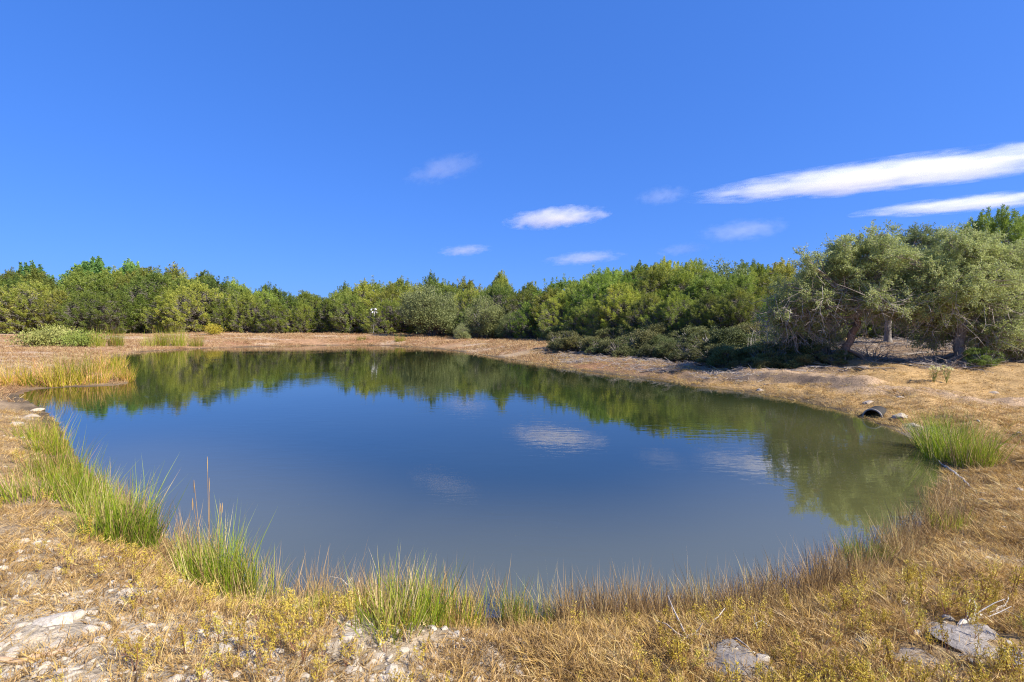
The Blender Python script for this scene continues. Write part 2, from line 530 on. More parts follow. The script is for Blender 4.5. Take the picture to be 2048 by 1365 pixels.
def seg_dist(X, Y, pts):
    best = np.full(X.shape, 1e9)
    for a, b in zip(pts[:-1], pts[1:]):
        ab = b - a
        t = np.clip(((X - a[0])*ab[0] + (Y - a[1])*ab[1]) / (ab @ ab), 0, 1)
        best = np.minimum(best, np.hypot(X - a[0] - t*ab[0], Y - a[1] - t*ab[1]))
    return best
path_pts = [at(1500, 744, 18.3)[:2], at(1600, 746, 16.8)[:2], at(1690, 760, 14.8)[:2], at(1760, 784, 12.8)[:2], at(1850, 790, 12.2)[:2], at(2048, 812, 10.6)[:2], at(2300, 840, 9.5)[:2]]
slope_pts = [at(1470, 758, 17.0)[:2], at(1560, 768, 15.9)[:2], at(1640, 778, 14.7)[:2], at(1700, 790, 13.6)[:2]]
gravel_right = [at(1800, 835, 9.3)[:2], at(1860, 850, 8.5)[:2]]

def zones(X, Y, D):
    """weights of the kinds of ground"""
    r = np.hypot(X, Y)
    n1 = vnoise(X*.9, Y*.9, 21); n2 = vnoise(X*.25, Y*.25, 22); n3 = vnoise(X*2.6, Y*2.6, 23)
    z = {}
    z['mud'] = np.clip(1.5 - 1.5*np.abs(D) / (0.24 + 0.018*r), 0, 1) * np.clip(0.45 + n1, 0, 1)
    z['orange'] = smooth(40, 52, r + 6*(n2-.5)) * smooth(8, 2, X)
    z['stony'] = smooth(3.7, 2.7, Y + 1.2*(n3-.5) + 0.25*np.maximum(X, 0)) * smooth(1.0, -1.6, X + 1.5*(n1-.5)) * smooth(.3, .9, D)
    z['stony'] = np.maximum(z['stony'], smooth(.62, .8, n3) * smooth(9, 5, r) * 0.8 * smooth(.3, .8, D))
    z['stony'] = np.maximum(z['stony'], smooth(.55, .25, seg_dist(X, Y, gravel_right) + .4*(n3-.5)))
    z['stony'] = np.maximum(z['stony'], smooth(.9, .4, np.hypot(X + 9.8, Y - 10.4) + .7*(n3-.5)))
    z['path'] = .75*smooth(1.15, .35, seg_dist(X, Y, path_pts) + 1.3*(n1-.5) + .5*(n3-.5))
    z['rust'] = smooth(.52, .72, vnoise(X*.21 + 3, Y*.35, 31))*smooth(16, 24, r)*smooth(8, 2, X)*.85
    z['pale'] = smooth(.60, .78, vnoise(X*.3, Y*.5 + 9, 33))*smooth(14, 22, r)*smooth(3, -3, X)*.8
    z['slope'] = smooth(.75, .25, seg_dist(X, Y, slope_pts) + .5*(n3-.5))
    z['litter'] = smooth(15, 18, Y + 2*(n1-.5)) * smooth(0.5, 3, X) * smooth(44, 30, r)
    z['gold'] = np.clip(smooth(1.5, 4, X + 1.2*(n1-.5)) * smooth(26, 18, r), 0, 1)
    return z

def zone_colour(X, Y, D):
    z = zones(X, Y, D)
    c = np.zeros(X.shape + (3,)) + np.array([.36, .25, .13])
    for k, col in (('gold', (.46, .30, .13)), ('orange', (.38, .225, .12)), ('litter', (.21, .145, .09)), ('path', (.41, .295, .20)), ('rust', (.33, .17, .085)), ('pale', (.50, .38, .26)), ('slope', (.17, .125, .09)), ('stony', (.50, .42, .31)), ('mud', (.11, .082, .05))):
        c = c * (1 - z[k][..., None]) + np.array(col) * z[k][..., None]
    return c
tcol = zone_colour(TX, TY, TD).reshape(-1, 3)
gm = None
def ground_mat():
    m, nt, out = new_mat("dry_ground")
    L = nt.links
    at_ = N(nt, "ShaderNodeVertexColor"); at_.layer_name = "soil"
    geo = N(nt, "ShaderNodeNewGeometry")
    n1 = N(nt, "ShaderNodeTexNoise", Scale=14.0, Detail=8.0, Roughness=0.75); L.new(geo.outputs['Position'], n1.inputs['Vector'])
    n2 = N(nt, "ShaderNodeTexNoise", Scale=1.6, Detail=6.0, Roughness=0.7); L.new(geo.outputs['Position'], n2.inputs['Vector'])
    vo = N(nt, "ShaderNodeTexVoronoi", Scale=38.0); L.new(geo.outputs['Position'], vo.inputs['Vector'])
    f1 = ramp(nt, n1.outputs[0], [(0.28, (.42, .38, .34)), (0.5, (1, 1, 1)), (0.72, (1.35, 1.33, 1.3))])
    f2 = ramp(nt, n2.outputs[0], [(0.3, (.68, .66, .64)), (0.55, (1, 1, 1)), (0.75, (1.22, 1.18, 1.1))])
    f3 = ramp(nt, vo.outputs['Color'], [(0.0, (.7, .68, .66)), (0.6, (1, 1, 1)), (1.0, (1.25, 1.25, 1.25))])
    c = mixc(nt, at_.outputs[0], f1, 1.0, 'MULTIPLY'); c = mixc(nt, c, f2, 1.0, 'MULTIPLY'); c = mixc(nt, c, f3, 0.6, 'MULTIPLY')
    p = N(nt, "ShaderNodeBsdfPrincipled", Roughness=0.95); p.inputs['Specular IOR Level'].default_value = 0.15
    L.new(c, p.inputs['Base Color'])
    b = N(nt, "ShaderNodeBump", Strength=0.9, Distance=0.05); L.new(n1.outputs[0], b.inputs['Height'])
    b2 = N(nt, "ShaderNodeBump", Strength=0.7, Distance=0.015); L.new(vo.outputs['Distance'], b2.inputs['Height']); L.new(b.outputs[0], b2.inputs['Normal'])
    L.new(b2.outputs[0], p.inputs['Normal']); L.new(p.outputs[0], out.inputs[0])
    return m
me = mesh_np("ground", np.stack([TX, TY, TZ], -1).reshape(-1, 3), [TQ], [ground_mat()], smooth=True)
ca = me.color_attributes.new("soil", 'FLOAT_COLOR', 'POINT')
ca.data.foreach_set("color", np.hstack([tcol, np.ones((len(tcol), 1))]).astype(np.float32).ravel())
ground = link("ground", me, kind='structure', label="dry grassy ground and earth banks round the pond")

# water sheet: the pond outline pushed out a little under the bank
def water_mat():
    m, nt, out = new_mat("pond_water")
    L = nt.links
    geo = N(nt, "ShaderNodeNewGeometry")
    mp = N(nt, "ShaderNodeMapping"); mp.inputs['Scale'].default_value = (0.8, 2.2, 1.0); mp.inputs['Rotation'].default_value = (0, 0, R(12))
    L.new(geo.outputs['Position'], mp.inputs[0])
    n1 = N(nt, "ShaderNodeTexNoise", Scale=2.6, Detail=3.0, Roughness=0.55, Distortion=0.4); L.new(mp.outputs[0], n1.inputs['Vector'])
    n2 = N(nt, "ShaderNodeTexNoise", Scale=0.35, Detail=2.0); L.new(geo.outputs['Position'], n2.inputs['Vector'])
    calm = N(nt, "ShaderNodeMapRange"); calm.inputs[1].default_value = .4; calm.inputs[2].default_value = .65; calm.inputs[3].default_value = .25; calm.inputs[4].default_value = 1.0
    L.new(n2.outputs[0], calm.inputs[0])
    mu = N(nt, "ShaderNodeMath", operation='MULTIPLY'); L.new(n1.outputs[0], mu.inputs[0]); L.new(calm.outputs[0], mu.inputs[1])
    b = N(nt, "ShaderNodeBump", Strength=0.07, Distance=0.04); L.new(mu.outputs[0], b.inputs['Height'])
    murk = N(nt, "ShaderNodeTexNoise", Scale=0.25, Detail=4.0); L.new(geo.outputs['Position'], murk.inputs['Vector'])
    sh = N(nt, "ShaderNodeVertexColor"); sh.layer_name = "shallow"
    c = ramp(nt, murk.outputs[0], [(0.3, (.010, .018, .006)), (0.7, (.015, .023, .007))])
    c2 = ramp(nt, murk.outputs[0], [(0.3, (.084, .084, .030)), (0.7, (.100, .098, .034))])
    c = mixc(nt, c, c2, sh.outputs[0])
    p = N(nt, "ShaderNodeBsdfPrincipled", Roughness=0.025, IOR=2.8)
    p.inputs['Specular IOR Level'].default_value = 0.5
    L.new(c, p.inputs['Base Color']); L.new(b.outputs[0], p.inputs['Normal'])
    L.new(p.outputs[0], out.inputs[0])
    return m
fd = TD.reshape(-1)[TQ]
wq = TQ[(fd.min(1) < 0.12)]
used, inv = np.unique(wq, return_inverse=True)
wv = np.stack([TX.ravel()[used], TY.ravel()[used], np.zeros(len(used))], 1)
me = mesh_np("pond_water", wv, [inv.reshape(wq.shape)], [water_mat()], smooth=True)
dep = -TD.ravel()[used]
wd = 0.5 + 0.10*np.hypot(wv[:, 0], wv[:, 1])
shal = smooth(3.6, 0.2, dep)**1.3 * smooth(14, 6, np.hypot(wv[:, 0], wv[:, 1]))
shal = np.maximum(shal, .75*smooth(2.5, 6.5, wv[:, 0])*smooth(17, 10, np.hypot(wv[:, 0], wv[:, 1])))
ca = me.color_attributes.new("shallow", 'FLOAT_COLOR', 'POINT')
ca.data.foreach_set("color", np.stack([shal, shal, shal, np.ones(len(shal))], 1).astype(np.float32).ravel())
link("pond_water", me, kind='structure', label="still murky pond water reflecting the blue sky and the trees")
import bmesh

# ------------------------------------------------------------------ clouds: drifting volumes high above
def cloud_mat(name, dens, thresh):
    m, nt, out = new_mat(name)
    L = nt.links
    tc = N(nt, "ShaderNodeTexCoord"); info = N(nt, "ShaderNodeObjectInfo")
    ln = N(nt, "ShaderNodeVectorMath", operation='LENGTH'); L.new(tc.outputs['Object'], ln.inputs[0])
    off = N(nt, "ShaderNodeVectorMath", operation='MULTIPLY_ADD'); off.inputs[1].default_value = (1.6, 1.0, 0.8)
    cmb = N(nt, "ShaderNodeVectorMath", operation='SCALE'); cmb.inputs[0].default_value = (37., 91., 53.); L.new(info.outputs['Random'], cmb.inputs['Scale'])
    L.new(tc.outputs['Object'], off.inputs[0]); L.new(cmb.outputs[0], off.inputs[2])
    noi = N(nt, "ShaderNodeTexNoise", Scale=2.6, Detail=8.0, Roughness=0.68); L.new(off.outputs[0], noi.inputs['Vector'])
    f = N(nt, "ShaderNodeMath", operation='SUBTRACT'); f.inputs[0].default_value = 1.0; L.new(ln.outputs['Value'], f.inputs[1])
    g = N(nt, "ShaderNodeMath", operation='MULTIPLY_ADD'); g.inputs[1].default_value = 2.2; L.new(noi.outputs[0], g.inputs[0])
    f2 = N(nt, "ShaderNodeMath", operation='SUBTRACT'); f2.inputs[1].default_value = 1.10 + thresh; L.new(f.outputs[0], f2.inputs[0])
    L.new(f2.outputs[0], g.inputs[2])
    k = N(nt, "ShaderNodeMapRange"); k.inputs[1].default_value = 0.0; k.inputs[2].default_value = 0.8; k.inputs[3].default_value = 0.0; k.inputs[4].default_value = dens
    L.new(g.outputs[0], k.inputs[0])
    v = N(nt, "ShaderNodeVolumePrincipled"); v.inputs['Color'].default_value = (1, 1, 1, 1); v.inputs['Anisotropy'].default_value = 0.35
    L.new(k.outputs[0], v.inputs['Density']); L.new(v.outputs[0], out.inputs['Volume'])
    return m
M_CLOUD = cloud_mat("cloud_dense", 0.030, 0.12)
M_THIN = cloud_mat("cloud_thin", 0.014, 0.14)
M_WISP = cloud_mat("cloud_wisp", 0.0042, 0.16)
bm = bmesh.new(); bmesh.ops.create_icosphere(bm, subdivisions=3, radius=1.0)
cloud_me = bpy.data.meshes.new("cloud"); bm.to_mesh(cloud_me); bm.free(); cloud_me.materials.append(M_CLOUD)
thin_me = cloud_me.copy(); thin_me.materials[0] = M_THIN
wisp_me = cloud_me.copy(); wisp_me.materials[0] = M_WISP
def cloud(x0, y0, x1, y1, thick, D0, D1, label, me):
    a, b = at(x0, y0, D0), at(x1, y1, D1)
    o = link("cloud", me, label=label, cat="cloud", group="small clouds in the blue sky")
    c = (a + b) / 2; ax = b - a
    o.location = c
    hx = np.linalg.norm(ax) / 2
    X = ax / (2*hx); Z = np.array([0, 0, 1.]); Y = unit(np.cross(Z, X)); Z = np.cross(X, Y)
    th = thick / 960 * (D0 + D1) / 2 / 2
    Mx = Matrix.Identity(4)
    for r_ in range(3):
        Mx[r_][0], Mx[r_][1], Mx[r_][2], Mx[r_][3] = X[r_]*hx, Y[r_]*max(th*1.6, hx*0.16), Z[r_]*th, c[r_]
    o.matrix_world = Mx
    return o
cloud(1000, 447, 1228, 424, 46, 1500, 1420, "bright lens-shaped cloud alone above the middle of the pond", cloud_me)
cloud(1360, 400, 2420, 272, 66, 1700, 1000, "long thick white cloud streak slanting up to the right edge", cloud_me)
cloud(1690, 432, 2300, 372, 36, 1700, 1200, "narrow white cloud streak below the long thick one at right", cloud_me)
cloud(870, 506, 990, 496, 26, 1700, 1650, "tiny flat cloud lowest left, just above the middle treeline", thin_me)
cloud(1080, 524, 1260, 508, 30, 1700, 1600, "thin flat cloud just above the trees right of centre", thin_me)
cloud(1260, 400, 1390, 384, 40, 1600, 1560, "small faint cloud at the left tip of the long streak", wisp_me)
cloud(1380, 472, 1600, 450, 50, 1700, 1600, "faint ragged cloud pair between long streak and treeline", wisp_me)
cloud(1300, 508, 1430, 490, 30, 1700, 1650, "faint small cloud low over the right-hand junipers", wisp_me)
cloud(800, 365, 980, 310, 52, 1500, 1450, "barely visible wisp high above the lens-shaped cloud", wisp_me)

# ------------------------------------------------------------------ trees
def juniper_meshes(seed, H=6.0, W=2.6, clumps=230, per=85, leaf=0.20, low=0.02, mat=M_JUN, lift=0.55, power=0.55, twigs=.016):
    """crown of upswept flame-shaped sprays over a many-stemmed trunk; returns (trunk mesh, crown mesh)"""
    g = np.random.default_rng(seed)
    lob = g.uniform(0, 6.28, 5); la = g.uniform(.05, .16, 5)
    # spray positions
    t = low + (1 - low) * g.random(clumps) ** 0.85
    th = g.uniform(0, 2*math.pi, clumps)
    prof = np.clip(np.sin(np.clip((t + 0.16) / 1.16, 0, 1) * math.pi) ** power, 0, 1) * (1 - 0.30 * t)
    lobes = 1 + sum(a * np.sin((k + 2) * th + p + 4*t) for k, (a, p) in enumerate(zip(la, lob)))
    rr = W * prof * lobes * (0.55 + 0.45 * g.random(clumps) ** 0.5)
    C = np.stack([np.cos(th)*rr, np.sin(th)*rr, t*H*0.93], 1)
    C[:, 2] += g.normal(size=clumps) * 0.12
    outw = np.stack([np.cos(th), np.sin(th), np.zeros(clumps)], 1)
    ax = unit(outw * g.uniform(0.3, 1.0, (clumps, 1)) * (1.15 - t[:, None]) + np.array([0, 0, 1]) * (lift + 0.5*t[:, None]) + g.normal(size=(clumps, 3)) * 0.25)
    Ls = g.uniform(.45, .95, clumps) * H / 6 * 1.0
    nl = max(10, clumps // 16)          # upright leader tips that break the outline
    li_ = np.argsort(-C[:, 2] + g.normal(size=clumps)*H*.06)[:nl]
    ax[li_] = unit(np.array([0, 0, 1.]) + g.normal(size=(nl, 3))*.13)
    Ls[li_] *= (1.4 if leaf > .1 else 1.2)
    slim = np.ones(clumps); slim[li_] = .42
    crown = Geo()
    idx = np.repeat(np.arange(clumps), per)
    s = g.random(len(idx))
    spread = (slim[idx] * (0.34 * (1 - s) ** 0.8 + 0.04))[:, None] * Ls[idx][:, None] * 0.75
    P = C[idx] + ax[idx] * (s * Ls[idx])[:, None] + g.normal(size=(len(idx), 3)) * spread * 0.62
    U = unit(ax[idx] * 0.8 + unit(P - C[idx] - ax[idx]*(s*Ls[idx])[:, None]) * 0.7 + g.normal(size=(len(idx), 3)) * 0.45)
    crown.leaves(P, U, leaf * g.uniform(.6, 1.3, len(idx)), leaf * 0.42, g=g)
    tr = Geo()
    nst = g.integers(2, 5)
    stems = []
    for k in range(nst):
        a = g.uniform(0, 6.28); tip = np.array([math.cos(a)*W*.35, math.sin(a)*W*.35, H*g.uniform(.6, .85)])
        base = np.array([math.cos(a)*.12, math.sin(a)*.12, -0.25])
        pts = curve_pts(base, tip, 7, wob=0.10, g=g); stems.append(pts)
        tr.path(pts, np.linspace(.15, .03, 7) * H/6, 6, g=g)
    P0, P1 = [], []
    for k in range(clumps):
        st = stems[g.integers(nst)]
        zi = np.clip(C[k, 2] * 0.75 - 0.3, 0, None)
        j = int(np.argmin(np.abs(st[:, 2] - zi)))
        P0.append(st[j]); P1.append(C[k])
    P0, P1 = np.array(P0), np.array(P1)
    mid = (P0 + P1) / 2 + g.normal(size=P0.shape) * 0.08; mid[:, 2] += 0.05
    tr.tubes(P0, mid, .028*H/6, .018*H/6, 4); tr.tubes(mid, P1, .018*H/6, .007*H/6, 4)
    if twigs:
        nt_ = clumps * 7
        i2 = g.integers(0, clumps, nt_)
        e = C[i2] * g.uniform(.8, 1.03, (nt_, 1))
        tr.tubes(e, e + unit(outw[i2] + g.normal(size=(nt_, 3)) * .6) * g.uniform(.2, .7, (nt_, 1)), twigs*H/6, twigs*.5*H/6, 3)
    return tr.mesh("trunk", [M_BARK]), crown.mesh("crown", [mat])

def bush_meshes(seed, H=5.0, W=3.4, clumps=260, per=95, leaf=0.14, mat=M_OAK):
    """rounded, mounded crown that reaches the ground"""
    g = np.random.default_rng(seed)
    lobes = [np.array([0, 0, H*.5, W*.8, H*.46])]
    for k in range(7):
        a = g.uniform(0, 6.28); q = W * g.uniform(.35, .62)
        lobes.append(np.array([math.cos(a)*q, math.sin(a)*q, H*g.uniform(.18, .62), W*g.uniform(.32, .5), H*g.uniform(.2, .34)]))
    C, Od = [], []
    while len(C) < clumps:
        l = lobes[g.integers(len(lobes))]
        d = rand_dirs(1, g)[0]
        if d[2] < -0.35: continue
        p = l[:3] + d * np.array([l[3], l[3], l[4]]) * g.uniform(.72, 1.0)
        if p[2] < 0.1: continue
        inside = any(np.sum(((p - m[:3]) / np.array([m[3], m[3], m[4]]))**2) < 0.4 for m in lobes if m is not l)
        if inside and g.random() < .8: continue
        C.append(p); Od.append(d)
    C, Od = np.array(C), np.array(Od)
    crown = Geo()
    idx = np.repeat(np.arange(clumps), per)
    P = C[idx] + g.normal(size=(len(idx), 3)) * np.array([.26, .26, .19]) * H/5
    U = unit(Od[idx] * .5 + g.normal(size=(len(idx), 3)) + np.array([0, 0, -.15]))
    crown.leaves(P, U, leaf * g.uniform(.6, 1.3, len(idx)), leaf * .5, g=g)
    tr = Geo()
    for k in range(4):
        a = g.uniform(0, 6.28)
        tr.path(curve_pts([0, 0, -.25], [math.cos(a)*W*.4, math.sin(a)*W*.4, H*.6], 6, wob=.08, g=g), np.linspace(.16, .04, 6), 6, g=g)
    base = C * np.array([.25, .25, .45])
    mid = (base + C) / 2 + g.normal(size=C.shape) * .08
    tr.tubes(base, mid, .03, .018, 4); tr.tubes(mid, C, .018, .008, 4)
    return tr.mesh("trunk", [M_BARK]), crown.mesh("crown", [mat])

def proto_tree(name, meshes):
    tm, cm = meshes
    root = bpy.data.objects.new(name, None)
    root.empty_display_size = 0.3
    t = bpy.data.objects.new("trunk", tm); t.parent = root
    c = bpy.data.objects.new("crown", cm); c.parent = root
    return root, t, c

FARJ = [(juniper_meshes(11, W=2.9, clumps=420, per=95, leaf=.125), 6.0), (juniper_meshes(12, W=2.5, clumps=380, per=98, lift=.8, leaf=.125), 6.0), (juniper_meshes(13, W=3.5, clumps=480, per=92, lift=.5, power=.45, leaf=.125), 6.0), (juniper_meshes(14, W=2.8, clumps=400, per=95, power=.7, leaf=.125), 6.0)]
NEARJ = [(juniper_meshes(21, W=2.9, clumps=440, per=185, lift=.45, power=.45, leaf=.088, twigs=.014), 6.0), (juniper_meshes(22, W=2.6, clumps=420, per=185, leaf=.088, twigs=.014, lift=.6), 6.0), (juniper_meshes(23, W=3.3, lift=.4, clumps=460, per=180, leaf=.088, twigs=.014, power=.45), 6.0)]
BUSH = [(bush_meshes(31), 5.0), (bush_meshes(32, W=3.0), 5.0)]
ELM = [(juniper_meshes(41, H=6, W=3.6, clumps=190, per=95, leaf=.20, low=.3, mat=M_ELM, lift=.05, power=.6), 6.0)]
NEARSHRUB = [(bush_meshes(33, H=2.0, W=1.6, clumps=120, per=120, leaf=.07, mat=M_DARKLEAF), 2.0)]

def put_tree(name, var, x, y, h, wide, tint, label, cat, group, rz=None):
    (tm, cm), H = var
    z = hz(x, y)
    root = link(name, None, None, (x, y, z - 0.05), label, cat, group)
    root.empty_display_size = 0.3
    s = h / H
    root.scale = (s*wide, s*wide, s)
    root.rotation_euler = (0, 0, random.uniform(0, 6.28) if rz is None else rz)
    t = link("trunk", tm, root)
    c = link("crown", cm, root)
    b_ = 1.85 if var in NEARJ else (.9 if var in BUSH else 1.5)
    c.color = (*[v*b_ for v in tint], 1)
    return root

# skyline of the picture: top edge of the trees, pixel column -> row
TOPS = np.array([(-200, 545), (-60, 548), (0, 552), (60, 556), (130, 556), (200, 552), (260, 545), (320, 544), (380, 552), (440, 562), (500, 572), (560, 582), (620, 586), (680, 580), (730, 570),
                 (790, 570), (850, 562), (900, 568), (960, 574), (1040, 576), (1100, 574), (1160, 562), (1200, 550), (1250, 542), (1320, 535), (1380, 536), (1440, 534), (1500, 530), (1560, 538), (1640, 540), (1720, 530), (1800, 515), (1900, 500), (2060, 500), (2300, 500)])
def top_row(px): return float(np.interp(px, TOPS[:, 0], TOPS[:, 1]))
def belt_D(px): return float(np.interp(px, [-200, 0, 400, 700, 800, 900, 1000, 1100, 1200, 1300, 1400, 1500, 1600, 1800, 2300], [76, 76, 79, 79, 76, 70, 60, 49, 42, 37, 33, 31, 31, 30, 30]))

ORD = ["first", "second", "third", "fourth", "fifth", "sixth", "seventh", "eighth", "ninth", "tenth", "eleventh", "twelfth", "thirteenth", "fourteenth", "fifteenth", "sixteenth", "seventeenth", "eighteenth", "nineteenth", "twentieth", "twenty-first", "twenty-second"]
GREENS = [((1.0, 1.0, 1.0), "mid-green"), ((1.08, 1.06, .95), "yellow-green"), ((.8, .88, .9), "dark green"), ((.95, .86, .9), "olive"), ((.9, 1.05, .9), "fresh green")]
rj = random.Random(5)
POLE_PX = 748
def belt(row, pxs, dD, frac, group, names):
    left = [p for p in pxs if p < POLE_PX][::-1]
    right = [p for p in pxs if p >= POLE_PX]
    for side, lst in (("left", left), ("right", right)):
        for k, px in enumerate(lst):
            D = belt_D(px) + dD + rj.uniform(-1, 1) * (1.2 if px < 900 else .6)
            near = D < 52
            tr, gname = rj.choice(GREENS)
            ground_row = top_row(px)
            top = at(px, ground_row, D)
            z0 = hz(top[0], top[1])
            h = max((top[2] - z0) * rj.uniform(*frac), 2.0)
            var = rj.choice(NEARJ if near else FARJ)
            put_tree("juniper_tree", var, top[0], top[1], h, rj.uniform(1.05, 1.45), tr,
                     f"{gname} juniper, {names}, {ORD[k]} to the {side} of the white-headed pole", "tree", group)

front = [-170, -105, -50, 5, 62, 118, 172, 228, 285, 340, 392, 446, 498, 550, 604, 655, 702, 775]
front_r = [1065, 1125, 1180, 1240, 1300, 1358, 1418, 1475]
belt(0, front + front_r, 0, (.6, .88), "junipers in the front row of the treeline", "front row of the treeline")
second = [-140, -78, -20, 36, 92, 150, 205, 258, 312, 366, 420, 474, 525, 580, 632, 682, 728, 782, 832, 890, 945, 1000, 1050, 1105, 1158, 1205, 1255, 1312, 1365, 1420, 1480, 1540, 1610]
belt(1, second, 5, (.82, .97), "junipers in the second row of the treeline", "second row of the treeline")
third = [-110, -40, 20, 70, 160, 225, 290, 350, 410, 470, 540, 610, 690, 745, 800, 862, 930, 998, 1060, 1130, 1190, 1225, 1280, 1330, 1385, 1500, 1560, 1640]
belt(2, third, 10, (.97, 1.05), "junipers in the tallest rear row of the treeline", "rear row of the treeline")

def single(name, var, px, top, D, wide, tint, label, group="trees that stand out of the treeline"):
    p = at(px, top, D)
    return put_tree(name, var, p[0], p[1], p[2] - hz(p[0], p[1]), wide, tint, label, "tree", group)
single("elm_tree", ELM[0], 62, 538, 92, .9, (1, 1, 1), "feathery dark green tree rising above the junipers at far left")
single("elm_tree", ELM[0], 190, 529, 92, 1.0, (.95, 1, 1), "tallest feathery blue-green tree above the left treeline, rightmost of the dark two")
single("elm_tree", ELM[0], 262, 534, 93, .8, (1, 1.03, .95), "feathery dark green tree just right of the tallest one at left")
single("juniper_tree", FARJ[1], 1002, 553, 74, .75, (.9, .95, .9), "single pointed juniper spike over the grey-green oaks at centre")
single("live_oak", BUSH[0], 1442, 515, 41, .75, (.85, .95, 1), "grey-green round oak top rising out of the right-hand junipers")
single("live_oak", BUSH[0], 862, 562, 66, 1.0, (1, 1, 1), "large round grey-green live oak with foliage to the ground, right of the pole")
single("live_oak", BUSH[1], 968, 590, 59, 1.0, (1.02, 1, .95), "lower grey-green live oak right of the largest round one")
single("live_oak", BUSH[1], 925, 645, 57, .9, (1.05, 1.05, 1.1), "small pale grey-green oak bush in front of the two round oaks")
single("live_oak", BUSH[0], 1022, 620, 55, .8, (.95, 1, .9), "half-height grey-green oak at the right end of the oak group")
single("juniper_tree", NEARJ[2], 1990, 440, 27, 1.0, (.6, .72, .62), "tall dark juniper tip rising behind the big right-hand oak")
single("juniper_tree", NEARJ[0], 2085, 500, 24, .9, (.95, 1.0, .85), "tall juniper cut by the right edge behind the big oak")
single("juniper_tree", NEARJ[0], 1850, 505, 29, 1.0, (.8, .9, .85), "dark juniper behind the gap between the two big oaks")
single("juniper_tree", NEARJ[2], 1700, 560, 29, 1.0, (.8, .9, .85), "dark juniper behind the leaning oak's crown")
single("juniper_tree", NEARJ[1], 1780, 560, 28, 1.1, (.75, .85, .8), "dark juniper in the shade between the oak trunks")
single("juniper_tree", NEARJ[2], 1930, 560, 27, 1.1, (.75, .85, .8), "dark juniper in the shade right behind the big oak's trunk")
single("juniper_tree", NEARJ[0], 1545, 600, 27, .85, (1.0, 1.15, .95), "bright green juniper beside the left side of the leaning oak")
single("juniper_tree", NEARJ[2], 1630, 585, 27.5, .95, (.95, 1.0, .9), "juniper half hidden by the leaning oak's left branches")

for nth, (px, D, h_) in enumerate(((2200, 27, 5.0), (2330, 29, 5.6), (2480, 31, 5.2), (2640, 33, 5.6))):
    p = at(px, 655, D)
    put_tree("juniper_tree", NEARJ[px % 3], p[0], p[1], h_, 1.15, (.9, .95, .85), f"juniper of the belt that carries on past the big oak, {ORD[nth]} to its right", "tree", "junipers beyond the big right-hand oak")

